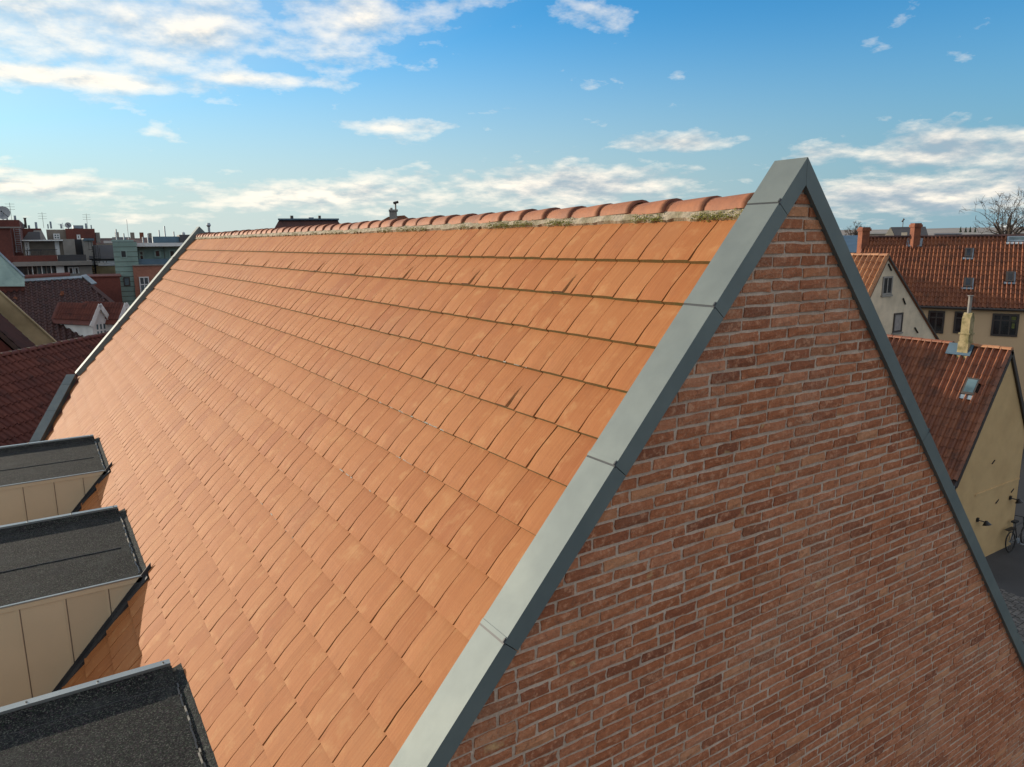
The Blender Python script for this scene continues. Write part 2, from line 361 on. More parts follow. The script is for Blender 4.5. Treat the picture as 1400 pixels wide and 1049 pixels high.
# gable wall (mortar) and the other walls
ZE = H-XE*SA/CA
wall = MB()
wall.prism([(-XE+.1, .0345, 0), (XE-.1, .0345, 0), (XE-.1, .0345, ZE-.05), (0, .0345, H-.115), (-XE+.1, .0345, ZE-.05)], (0, .16, 0))
GW = wall.build('gable_wall', M['mortar'], HOUSE)
w2 = MB(); w2.bx(-XE+.2, -XE+.5, .337, 9.0, 0, ZE-.35).bx(XE-.5, XE-.2, .337, 17.2, 0, ZE-.35); w2.build('side_wall', M['farbrick'], HOUSE)
w3 = MB(); yk = YF+.02
w3.prism([(XE-.2, yk, 0), (-2.9, yk, 0), (-2.9, yk, H-2.9*SA/CA-.25), (0, yk, H-.3), (XE-.2, yk, ZE-.1)], (0, .28, 0)); w3.build('rear_gable_wall', M['farbrick'], HOUSE)
w4 = MB(); a4 = cp(SK, YF, -.2); b4 = cp(SE-.4, yend(SE-.4), -.2); o4 = V((-.946, .325, 0))*.05
w4.prism([a4+o4, b4+o4, V((b4.x, b4.y, 0))+o4, V((a4.x, a4.y, 0))+o4], V((-.946, .325, 0))*.25); w4.build('skew_wall', M['farbrick'], HOUSE)
# ---- bricks
def clip(poly, n, c):
    out = []
    for i in range(len(poly)):
        a, b = poly[i], poly[(i+1) % len(poly)]
        da, db = a[0]*n[0]+a[1]*n[1]-c, b[0]*n[0]+b[1]*n[1]-c
        if da <= 0: out.append(a)
        if (da < 0 < db) or (db < 0 < da):
            t = da/(da-db); out.append((a[0]+(b[0]-a[0])*t, a[1]+(b[1]-a[1])*t))
    return out
def brick_grid(L, Ht, rr):
    """front face with uneven surface and worn arrises, sides back into the joint; centred at 0"""
    nx, nz = 4, 3; b = MB(); vs = []; fs = []
    for j in range(nz):
        for i in range(nx):
            x = (i/(nx-1)-.5)*L; z = (j/(nz-1)-.5)*Ht
            edge = i in (0, nx-1) or j in (0, nz-1)
            x += rr.uniform(-.006, .006); z += rr.uniform(-.004, .004)
            vs.append((x, -.004+rr.uniform(-.002, .002)+(.0035 if edge else 0), z))
    for j in range(nz-1):
        for i in range(nx-1): q = j*nx+i; fs.append((q, q+1, q+nx+1, q+nx))
    loop = [i for i in range(nx)]+[nx*j+nx-1 for j in range(1, nz)]+[nx*(nz-1)+i for i in range(nx-2, -1, -1)]+[nx*j for j in range(nz-2, 0, -1)]
    k = len(vs)
    for q in loop: vs.append((vs[q][0]*1.0, .012, vs[q][2]))
    for i in range(len(loop)): j = (i+1) % len(loop); fs.append((loop[i], k+i, k+j, loop[j]))
    return vs, fs
def build_bricks():
    rr = random.Random(5)
    var = {}
    for kind, L in (('s', .220), ('h', .101), ('t', .161)):
        var[kind] = [brick_grid(L, .0500, rr) for _ in range(8)]
    off = .0
    spots = []
    row = 0
    z = H-.25265-.0667*.5+.0667*2
    prev = -.08
    while z > 3.2:
        depth = (H-z); half = depth*CA/SA+.0
        xr = half+.0; x0 = -xr-.3
        # running bond with the mason's irregularities
        st = (-.08 if row % 2 == 1 else .04)+rr.uniform(-.035, .035)
        x = st-.24*math.ceil((st+xr+.3)/.24)
        while x < xr:
            u = rr.random(); kd = 's' if u < .86 else ('h' if u < .93 else 't')
            L = {'s': .24, 'h': .12, 't': .18}[kd]
            spots.append((x+L/2, z+rr.uniform(-.002, .002), kd, L)); x += L
        z -= .0667; row += 1
    full, cut = [], []
    lim = .088
    for x, z, kd, L in spots:
        l = {'s': .220, 'h': .101, 't': .161}[kd]/2; poly = [(x-l, z-.0250), (x+l, z-.0250), (x+l, z+.0250), (x-l, z+.0250)]
        q = clip(clip(poly, (NL.x, NL.z), NL.z*H-lim), (NR.x, NR.z), NR.z*H-lim)
        if len(q) < 3: continue
        area = abs(sum(q[i][0]*q[(i+1) % len(q)][1]-q[(i+1) % len(q)][0]*q[i][1] for i in range(len(q))))/2
        if area < .0006: continue
        isfull = area > 4*l*.0250*.995
        px, py, d = proj(V((x, .03, z)))
        vis = 0
        for u in (-.9, -.3, .3, .9):
            for w_ in (-.8, .8):
                a, b_, _ = proj(V((x+l*u, .03, z+.0250*w_))); vis += (0 < a < 1400 and 0 < b_ < 1049)
        c = [proj(V((p[0], .03, p[1])))[:2] for p in q]
        par = abs(sum(c[i][0]*c[(i+1) % len(c)][1]-c[(i+1) % len(c)][0]*c[i][1] for i in range(len(c))))/2*vis/8
        full.append((par, x, z, kd, q, isfull))
    full.sort(key=lambda t: -t[0])
    vm = {k: [MB().raw(*v).mesh(M['brick']) for v in var[k]] for k in var}
    stuff = MB()
    for i, (par, x, z, kd, q, isf) in enumerate(full):
        dy = .0298+rr.uniform(-.0035, .0025)
        if i < 300 and isf:
            mt = Matrix.Rotation(rr.uniform(-.008, .008), 4, 'Y'); mt.translation = V((x, dy, z))
            place('brick', rr.choice(vm[kd]), GW, mt)
        elif isf:
            vs, fs = rr.choice(var[kd]); stuff.raw([(p[0]+x, p[1]+dy, p[2]+z) for p in vs], fs, 0, rr.uniform(.01, .99))
        else:
            mb = MB() if i < 300 else stuff
            mb.prism([(p[0], dy-.003, p[1]) for p in q], (0, .015, 0), 0, 0. if i < 300 else rr.uniform(.01, .99))
            if i < 300: mb.build('brick', M['brick'], GW)
    stuff.build('brick_courses', M['brick'], GW, kind='stuff')
build_bricks()
# ---- roof deck and tiles
rd = MB()
rd.prism([rp(.18, .2, -.02), rp(SE, .2, -.02), rp(SE, yend(SE), -.02), rp(SK, YF, -.02), rp(.18, YF, -.02)], -NL*.12)
ROOF = rd.build('roof', M['deck'], HOUSE)
r2 = MB(); q0 = APEX-NR*DT
r2.prism([q0+DR*.19+YV*.2, q0+DR*SE+YV*.2, q0+DR*SE+YV*YF, q0+DR*.19+YV*YF], -NR*.1)
for k in range(27): s0 = S1+EXPO*k; r2.prism([q0+DR*(s0-EXPO*1.05)+YV*.21+NR*.002, q0+DR*s0+YV*.21+NR*.025, q0+DR*s0+YV*.21], YV*(YF-.21))
r2.build('rear_slope', M['tile'], HOUSE)
def tile_geo(rr, vent=False):
    """local x up the slope from the butt at 0, y across, z off the roof"""
    L = EXPO+.07; Wd = TW-.0062; nu, ny = 6, 3
    us = [0, .10, .34, .56, 1.0, L/EXPO]
    hump = rr.uniform(.0045, .0065); cam_ = rr.uniform(-.0005, .003); tw = rr.uniform(-.0012, .0012)
    vs = []; fs = []; mi = []
    t = .029
    def hh(u, w):
        a = 1-u
        h = t*max(a, -.25)+hump*math.exp(-((u-.42)/.24)**2)
        h += cam_*(1-(2*w)**2)+tw*w*2-(.0042*max(0, w)*2 if u < .45 else 0)*(1-u/.45 if u < .45 else 0)
        return h
    for u in us:
        for j in range(ny):
            w = j/(ny-1)-.5; vs.append((u*EXPO, w*Wd, hh(u, w)))
    for i in range(nu-1):
        for j in range(ny-1): q = i*ny+j; fs.append((q, q+ny, q+ny+1, q+1)); mi.append(0)
    k = len(vs)
    for i, u in enumerate(us): vs.append((u*EXPO, -.5*Wd, -.012 if u > .05 else -.002)); vs.append((u*EXPO, .5*Wd, -.012 if u > .05 else -.002))
    for i in range(nu-1):
        fs.append((i*ny, k+2*i, k+2*i+2, i*ny+ny)); mi.append(0)
        fs.append((i*ny+2, i*ny+ny+2, k+2*i+3, k+2*i+1)); mi.append(0)
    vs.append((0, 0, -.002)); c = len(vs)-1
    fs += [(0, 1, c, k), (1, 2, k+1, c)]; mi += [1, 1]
    if vent:                                       # a raised hood over the far part of the tile, open at its butt
        b = len(vs); y0, y1 = -.02*1, Wd*.46
        for u, hz in ((-.0, .011), (.34, .007), (.62, .0)):
            for y in (y0-.012, y0, y1, y1+.004): vs.append((u*EXPO, y, hh(u, y/Wd)+(hz if y in (y0, y1) else .001)))
        for i in range(2):
            for j in range(3): q = b+i*4+j; fs.append((q, q+4, q+5, q+1)); mi.append(0)
        fs.append((b, b+1, b+2, b+3)); mi.append(2)
    return vs, fs, mi
def build_tiles():
    rr = random.Random(9)
    geos = [tile_geo(rr) for _ in range(14)]
    mats = [M['tile'], M['butt'], M['deck']]
    def mk(g):
        b = MB()
        for f, i in zip(g[1], g[2]): b.f.append(f); b.mi.append(i); b.a.append(0.)
        b.v = [V(p) for p in g[0]]; return b.mesh(mats)
    meshes = [mk(g) for g in geos]
    vents = {(1, 5+6*i) for i in range(9)} | {(4, 4)}; nvent = 0
    vm = mk(tile_geo(rr, True))
    cand = []
    for k in range(27):
        s0 = S1+EXPO*k
        for n in range(-1, 80):
            yc = J0+TW*(n-.5)
            if yc < .2 or yc > yend(s0-.15)+.09: continue
            dorm = s0-.3 > 4.46 and any(a-.0 < yc < b for a, b in ((8.72, 10.72), (4.78, 6.81), (.9, 2.92)))
            if s0-.3 > 5.2 and dorm: continue
            inside = 0; pts = []
            for u, w in ((0, -.5), (0, .5), (1, .5), (1, -.5)):
                a, b_, d = proj(rp(s0-EXPO*u, yc+TW*w, .01)); pts.append((a, b_))
            cx, cy = sum(p[0] for p in pts)/4, sum(p[1] for p in pts)/4
            ar = abs(sum(pts[i][0]*pts[(i+1) % 4][1]-pts[(i+1) % 4][0]*pts[i][1] for i in range(4)))/2
            fr = sum(0 < p[0] < 1400 and 0 < p[1] < 1049 for p in pts)/4
            if dorm or yc < .32: fr *= .15
            if cx < -300: continue
            cand.append((ar*fr, k, n, s0, yc))
    cand.sort(key=lambda t: -t[0])
    st = MB(); cnt = 0
    for ar, k, n, s0, yc in cand:
        loose = rr.random() < .012
        js, jy, jz = rr.gauss(0, .0012), rr.gauss(0, .0006), abs(rr.gauss(0, .0006))+(rr.uniform(.001, .0035) if loose else 0)
        rot = rr.gauss(0, .0016); tip = rr.gauss(0, .002); roll = rr.gauss(0, .0025)
        mt = frame_mat(rp(s0+js, yc+jy, jz), -DL, YV, NL) @ Matrix.Rotation(rot, 4, 'Z') @ Matrix.Rotation(tip, 4, 'Y') @ Matrix.Rotation(roll, 4, 'X')
        if (k, n) in vents: place('vent_tile', vm, ROOF, mt); continue
        gi = rr.randrange(len(geos))
        if cnt < 300: place('roof_tile', meshes[gi], ROOF, mt); cnt += 1
        else:
            b = len(st.v); g = geos[gi]; a = rr.uniform(.01, .99)
            st.v += [mt @ V(p) for p in g[0]]
            for f, i in zip(g[1], g[2]): st.f.append(tuple(b+q for q in f)); st.mi.append(i); st.a.append(a)
    st.build('roof_tiling', mats, ROOF, kind='stuff')
    cb = MB()                                     # pale chips and mortar crumbs along two courses
    for k, ya, yb, n in ((5, 1.55, 2.75, 16), (6, 1.45, 2.1, 10), (7, 1.9, 2.6, 5), (3, 1.0, 1.9, 5), (9, 2.6, 3.6, 5)):
        for _ in range(n):
            y = rr.uniform(ya, yb); l = rr.uniform(.012, .075); cb.box(rp(S1+EXPO*k-.004, y, .0245), DL*.0075, YV*l, NL*rr.uniform(.003, .0055))
    cb.build('chipped_edge', M['dust'], ROOF, kind='stuff')
build_tiles()
# ---- ridge
def build_ridge():
    rr = random.Random(4)
    N = 11
    def geo():
        b = MB(); vs = []; L = .375
        prof = [(0, 1.0), (.045, 1.0), (L, .90)]
        for y, sc in prof:
            for i in range(N):
                t = math.pi*i/(N-1); vs.append((-.122*sc*math.cos(t), y, (.092*math.sin(t))*sc+(.012*(1-y/L))))
        for k in range(2):
            for i in range(N-1): b_ = k*N+i; b.f.append((b_, b_+1, b_+N+1, b_+N)); b.mi.append(0); b.a.append(0)
        c = len(vs)
        for i in range(N):
            t = math.pi*i/(N-1); vs.append((-.104*math.cos(t), 0, .074*math.sin(t)+.012))
        for i in range(N-1): b.f.append((i, c+i, c+i+1, i+1)); b.mi.append(1); b.a.append(0)
        c2 = len(vs)
        for i in range(N):
            t = math.pi*i/(N-1); vs.append((-.104*math.cos(t), .3, .070*math.sin(t)))
        for i in range(N-1): b.f.append((c+i, c2+i, c2+i+1, c+i+1)); b.mi.append(1); b.a.append(0)
        b.v = [V(p) for p in vs]; return b.mesh([M['ridge'], M['rim']], smooth=False)
    me = geo()
    for p in me.polygons: p.use_smooth = p.material_index == 0
    y = .624-.331
    while y < YF-.1:
        mt = Matrix.Rotation(rr.gauss(0, .012), 4, 'Z') @ Matrix.Rotation(rr.gauss(0, .008), 4, 'X'); mt.translation = V((rr.gauss(0, .003), y, H-.268+rr.gauss(0, .003)))
        place('ridge_tile', me, ROOF, mt); y += .331
    # lime bed under the ridge tiles, lumpy lower edge
    b = MB(); vs = []; n = 340
    for i in range(n):
        yy = .2+(YF-.2)*i/(n-1); j1, j2 = rr.uniform(-.006, .006), rr.uniform(-.010, .008)
        for sgn in (1,):
            vs += [(-.06, yy, H-.22), (-.108+j1*.4, yy, H-.252+j1*.5), (-.124+j1, yy, H-.272), (-.138+j2*.5, yy, H-.30+j2), (-.10, yy, H-.34)]
    fs = []
    for i in range(n-1):
        for j in range(4): q = i*5+j; fs.append((q, q+1, q+6, q+5))
    b.raw(vs, fs).build('mortar_bed', M['bed'], ROOF)
    ms = MB()
    for i in range(2600):
        yy = rr.uniform(.25, YF-.1) if rr.random() < .45 else .25+abs(rr.gauss(0, 3.2))
        if yy > YF: continue
        dens = .5+.5*math.sin(yy*5.1)*math.sin(yy*2.3+1)+.25*math.sin(yy*13)
        if dens < .47: continue
        z = H-.298+rr.gauss(.0, .008) if rr.random() < .75 else H-rr.uniform(.262, .30)
        x = -.128-.012*(1 if z < H-.29 else .3); sz = rr.uniform(.0016, .0048)
        for q in range(3):
            c = V((x+rr.gauss(0, .006), yy+rr.gauss(0, .02), z+rr.gauss(0, .006))); u = V((rr.gauss(0, 1), rr.gauss(0, 1), rr.gauss(0, 1))).normalized(); w = u.orthogonal().normalized(); t = u.cross(w)
            ms.raw([c+u*sz, c-u*sz, c+w*sz*1.2, c-w*sz*1.2, c+t*sz*.8, c-t*sz*.8], [(0, 2, 4), (2, 1, 4), (1, 3, 4), (3, 0, 4), (2, 0, 5), (1, 2, 5), (3, 1, 5), (0, 3, 5)])
    ms.build('moss', M['moss'], ROOF, kind='stuff')
build_ridge()
# ---- copings
def coping(side, y0, y1, cuts, front):
    D, Nn = (DL, NL) if side < 0 else (DR, NR)
    sgn = D.x/abs(D.x)
    th = .0975 if front else .15
    for i in range(len(cuts)-1):
        a, b = cuts[i], cuts[i+1]; lift = .0015*(1 if i % 2 else 0)
        b_ = b-.004
        def pt(s, y, h): return APEX+D*s+YV*y+Nn*h
        sl = th*SA/CA if a == 0 else a
        mb = MB()
        prof0 = [pt(a, y0, lift*(a > 0)), pt(a, y1, lift*(a > 0)), pt(sl, y1, -th), pt(sl, y0, -th)]
        prof1 = [pt(b_, y0, lift), pt(b_, y1, lift), pt(b_, y1, -th), pt(b_, y0, -th)]
        if a == 0: prof0[0] += V((sgn*.0012, 0, 0)); prof0[1] += V((sgn*.0012, 0, 0)); prof0[2] += V((sgn*.0012, 0, 0)); prof0[3] += V((sgn*.0012, 0, 0))
        fs = [(0, 1, 2, 3), (7, 6, 5, 4)]+[(j, j+4, (j+1) % 4+4, (j+1) % 4) for j in range(4)]
        mb.raw(prof0+prof1, fs)
        o = mb.build('coping_sheet', M['zinc'], HOUSE)
        if a > 0:                                # folded joint with its turned up end
            jb = MB(); jb.box(pt(a-.028, y0+.006, .0), D*.024, YV*(y1-y0-.006), Nn*.0045); jb.build('seam', M['zinc'], o)
            jc = MB(); jc.box(pt(a-.004, y0-.0015, -.012), D*.010, YV*(y1-y0), Nn*.0135); jc.box(pt(a-.022, y0-.002, -.001), D*.020, YV*.008, Nn*.012); jc.build('seam_gap', M['zincdark'], o)
coping(-1, 0, .2115, [0, .325, 1.025, 2.0, 2.965, 3.96, 4.95, 5.95, 6.95, SE+.1], True)
coping(1, 0, .2115, [0, 2.35, 5.19, 7.2, SE+.1], True)
coping(-1, YF, YF+.30, [0, 1.0, 2.0, 3.0, SK], False)
coping(1, YF, YF+.30, [0, 1.0, 3.0, 5.0, SE], False)
def skew_coping():
    out = V((-.946, .325, 0))
    cuts = [SK, SK+.22, SK+.72, SK+1.25, SK+1.8, SK+2.4, SK+3.1]
    for a, b in zip(cuts, cuts[1:]):
        p, q = cp(a, yend(a)), cp(b-.006, yend(b-.006))
        mb = MB(); mb.prism([p, q, q+out*.19, p+out*.19], V((0, 0, -.17))); mb.build('coping_sheet', M['zinc'], HOUSE)
skew_coping()
# ---- dormers
ZD = H-3.516; XF = -5.7
def dormer(y0, y1, seams, big):
    zt = ZD
    xi = -2.985
    core = MB(); core.bx(XF, -2.75, y0+.0015, y1-.012, zt-3.0, zt-.035)
    D = core.build('dormer', M['boarding'], HOUSE)
    # near cheek and front panels, joints open between them
    xs = [xi]+seams+[XF]
    for x1, x0 in zip(xs, xs[1:]):
        zb1 = (x1+DT*0)*0
        def zroof(x): return H+(x)*SA/CA-DT/CA
        a, b = x0+.004, x1-.004
        za, zb = zroof(a)-.0, zroof(b)-.0
        mb = MB(); mb.prism([(a, y0-.004, zt-.045), (b, y0-.004, zt-.045), (b, y0-.004, min(zt-.05, zb)), (a, y0-.004, max(za, zt-2.6))], (0, .014, 0)); mb.build('cheek_panel', M['cheek'], D)
        mb = MB(); mb.bx(b-.020, b-.002, y0-.010, y0-.002, max(zroof(b), zt-2.6), zt-.05); mb.build('cover_strip', M['cheek'], D)
    nf = 3
    for i in range(nf):
        w = (y1-y0)/nf; mb = MB(); mb.bx(XF-.012, XF-.002, y0+w*i+.005, y0+w*(i+1)-.005, zt-2.6, zt-.06); mb.build('front_panel', M['cheek'], D)
    # felt roof: sheets lapped over one another
    ym = y0+(y1-y0)*.42
    f = MB(); f.bx(XF, xi-.05, y0+.02, ym+.03, zt-.028, zt-.004); f.build('felt_sheet', M['felt'], D)
    f = MB(); f.bx(XF, xi-.05, ym, y1-.17, zt-.026, zt+.0015); f.build('felt_sheet', M['felt'], D)
    f = MB(); f.prism([(XF, y1-.20, zt-.02), (XF, y1-.20, zt+.0035), (XF, y1-.10, zt+.012), (XF, y1-.035, zt+.055), (XF, y1-.035, zt-.02)], (xi-.05-XF, 0, 0)); f.build('felt_kerb', M['felt'], D)
    # beads of bitumen along the laps
    f = MB(); r_ = random.Random(int(y0*10)); px = XF
    while px < xi-.13:
        nx = min(px+r_.uniform(.06, .14), xi-.12)
        for yy, wdt in ((ym-.003, .005), (y1-.203, .005)):
            j = r_.uniform(-.004, .004); f.bx(px, nx, yy-wdt+j, yy+j, zt-.01, zt+.0025)
        px = nx
    f.build('lap_bead', M['bitline'], D, kind='stuff')
    # upstand at the tiles and its grit line
    def zr(x): return H+x*SA/CA-DT/CA
    f = MB(); xu = xi-.13
    f.prism([(xu, y0-.0, zt-.012), (xu, y0-.0, zt+.004), (xi-.03, y0-.0, zt+.004), (xi+.045, y0-.0, zt+.034), (xi+.07, y0-.0, zt-.012)], (0, y1-y0+.02, 0)); f.build('felt_upstand', M['felt'], D)
    f = MB(); yy = y0+.04
    while yy < y1-.25:
        ny_ = yy+r_.uniform(.03, .09); j = r_.uniform(-.006, .006)
        f.bx(xi-.055+j, xi-.045+j, yy, ny_, zt+.009, zt+.0165, 0 if r_.random() < .7 else 1); yy = ny_
    f.build('grit_line', [M['bitline'], M['dust']], D, kind='stuff')
    # edge trims
    t = MB(); t.bx(XF-.02, xi-.035, y0-.016, y0+.010, zt-.006, zt+.007); t.build('edge_trim', M['trim'], D)
    t = MB(); t.bx(XF-.02, xi-.035, y0-.012, y0-.002, zt-.052, zt-.007); t.build('edge_board', M['cheek'], D)
    t = MB(); t.bx(XF-.02, xi-.055, y1-.03, y1+.035, zt+.020, zt+.075); T = t.build('edge_trim', M['trim'], D)
    sc = MB(); x = xi-.1
    while x > XF: sc.tube((x, y1+.003, zt+.075), (x, y1+.003, zt+.082), .007, n=6); x -= .42
    sc.build('screw', M['screw'], D, kind='stuff')
    # dark flashing where the cheek meets the tiles, and the black pocket at the top corner
    f = MB(); p = [(xi+.05, zr(xi+.05)+.09), (XF, zr(XF)+.09), (XF, zr(XF)+.005), (xi+.05, zr(xi+.05)+.005)]
    f.prism([(x, y0-.012, z) for x, z in p], (0, .010, 0)); f.build('cheek_flashing', M['bitumen'], D)
    f = MB(); f.prism([rp(4.60, y0-.10, .002), rp(SE, y0-.10, .002), rp(SE, y0, .002), rp(4.60, y0, .002)], NL*.026); f.build('lead_strip', M['bitumen'], D)
    f = MB(); f.prism([(xi-.05, y0-.006, zt+.004), (xi+.06, y0-.006, zt+.07), (xi+.06, y0-.006, zt-.05), (xi-.05, y0-.006, zt-.05)], (0, .02, 0)); f.build('corner_flashing', M['bitumen'], D)
for i, (a, b) in enumerate(((8.72, 10.72), (4.78, 6.81), (.90, 2.92))):
    dormer(a, b, [-3.305, -3.645, -3.995, -4.35, -4.7, -5.05, -5.4], i == 2)
# ================================================================ NEIGHBOURS
class Fac:
    """a facade plane standing at a real distance, square to the view there (or turned by off)"""
    def __init__(s, px, dist, off=0., py=340):
        v = ray(px, py); az = math.atan2(v.x, v.y); s.v = V((math.sin(az), math.cos(az), 0))
        a2 = az+off; s.uy = V((math.sin(a2), math.cos(a2), 0)); s.ux = V((math.cos(a2), -math.sin(a2), 0))
        s.o = V((CAM.x, CAM.y, 0))+s.v*dist
    def p(s, x, y, back=0.): return hit(x, y, s.o+s.uy*back, s.uy)
    def az(s, x, y, back=0.):
        q = s.p(x, y, back)-s.o; return q.dot(s.ux), q.z
    def w(s, a, z, back=0.): return s.o+s.ux*a+s.uy*back+V((0, 0, z))
    def rect(s, x0, y0, x1, y1, back=0.):
        xm, ym = (x0+x1)/2, (y0+y1)/2
        return s.az(x0, ym, back)[0], s.az(x1, ym, back)[0], s.az(xm, y1, back)[1], s.az(xm, y0, back)[1]
    def solid(s, mb, a0, a1, z0, z1, b0, b1, mi=0, a=0.):
        return mb.prism([s.w(a0, z0, b0), s.w(a1, z0, b0), s.w(a1, z1, b0), s.w(a0, z1, b0)], s.uy*(b1-b0), mi, a)
    def box(s, mb, x0, y0, x1, y1, b0, b1, mi=0, ground=False):
        a0, a1, z0, z1 = s.rect(x0, y0, x1, y1, b0); return s.solid(mb, a0, a1, 0 if ground else z0, z1, b0, b1, mi)
    def window(s, x0, y0, x1, y1, par, back=0., fm='frame', gm='glass', mull=1, trans=.3, fw=.06, label=None, nm='window'):
        """frame proud of the wall with its bars, and the pane behind it"""
        a0, a1, z0, z1 = s.rect(x0, y0, x1, y1, back); mb = MB(); d0, d1 = back-.05, back+.004
        s.solid(mb, a0, a0+fw, z0, z1, d0, d1); s.solid(mb, a1-fw, a1, z0, z1, d0, d1)
        s.solid(mb, a0+fw, a1-fw, z0, z0+fw, d0, d1); s.solid(mb, a0+fw, a1-fw, z1-fw, z1, d0, d1)
        zt = z1-(z1-z0)*trans if trans else None
        if trans: s.solid(mb, a0+fw, a1-fw, zt-fw*.4, zt+fw*.4, d0+.008, d1)
        for i in range(mull):
            a = a0+(a1-a0)*(i+1)/(mull+1); s.solid(mb, a-fw*.4, a+fw*.4, z0+fw, z1-fw, d0+.012, d1)
        o = mb.build(nm, M[fm], par, label=label)
        mb = MB(); s.solid(mb, a0+fw*.5, a1-fw*.5, z0+fw*.5, z1-fw*.5, back-.022, back+.002); mb.build('pane', M[gm], o)
        return o
PROF = [(0, .0), (.12, .052), (.30, .088), (.48, .058), (.64, -.006), (.84, -.016)]
def pan_local(cw, rh, lift=.028):
    """one pantile: x down the slope, y across, z off the roof"""
    vs = []; fs = []; pr = [(t*cw, h) for t, h in PROF]+[(cw*1.03, .010)]; n = len(pr)
    for x, dz in ((0, 0), (rh*1.02, lift)):
        for y, h in pr: vs.append((x, y, h+dz))
    for y, h in pr: vs.append((rh*1.02, y, h+lift-.03))
    for i in range(n-1): fs.append((i, n+i, n+i+1, i+1)); fs.append((n+i, 2*n+i, 2*n+i+1, n+i+1))
    return vs, fs
def pan_roof(par, P, U, D, wid, ln, cw, rh, mat, keep=None, single=0, rr=None, name='tile', stuff='tiling', lift=.028):
    """rows of pantiles from the ridge end P along U and down D; the biggest in the picture are objects"""
    U, D = V(U).normalized(), V(D).normalized(); N = D.cross(U).normalized()
    if N.z < 0: N = -N
    vs, fs = pan_local(cw, rh, lift)
    flip = D.cross(U).dot(N) < 0
    if flip: fs = [f[::-1] for f in fs]
    rr = rr or random.Random(1); lst = []
    nc, nr = int(wid/cw), int(ln/rh)
    for r in range(nr):
        for c in range(nc):
            o = P+U*(c*cw)+D*(r*rh); ctr = o+U*cw*.5+D*rh*.5
            if keep and not keep(ctr): continue
            lst.append((o, ctr))
    if single:
        def size(t):
            x, y, d = proj(t[1]); return -1/d**2 if (0 < x < 1400 and 0 < y < 1049 and d > 0) else 0
        lst.sort(key=size)
    me = None; st = MB()
    for i, (o, ctr) in enumerate(lst):
        j = rr.gauss(0, .003); k = rr.gauss(0, .004)
        if i < single:
            if me is None: me = MB().raw(vs, fs).mesh(mat, smooth=False)
            mt = Matrix((D, U, N)).transposed().to_4x4(); mt.translation = o+N*abs(j)+D*k
            place(name, me, par, mt)
        else:
            st.raw([o+D*(p[0]+k)+U*p[1]+N*(p[2]+abs(j)) for p in vs], fs, 0, rr.uniform(.01, .99))
    if st.f: st.build(stuff, mat, par, kind='stuff')
    return N
def ridge_row(par, P, U, ln, r, step, mat, name='ridge_tile', seed=1):
    rr = random.Random(seed); U = V(U).normalized(); n = 7; W_ = U.cross(ZV).normalized()
    def geo():
        vs = []; fs = []
        for y, sc in ((0, 1.08), (step*1.06, .95)):
            for i in range(n): t = math.pi*i/(n-1); vs.append((-r*sc*math.cos(t), y, r*sc*.85*math.sin(t)))
        for i in range(n-1): fs.append((i, i+n, i+n+1, i+1))
        vs.append((0, 0, -.02)); fs += [(i, i+1, 2*n) for i in range(n-1)]
        return MB().raw(vs, fs).mesh(mat)
    me = geo(); k = 0
    while k*step < ln-.01:
        mt = Matrix((W_, U, ZV)).transposed().to_4x4(); mt.translation = P+U*k*step+V((0, 0, rr.gauss(0, .004)))
        place(name, me, par, mt); k += 1
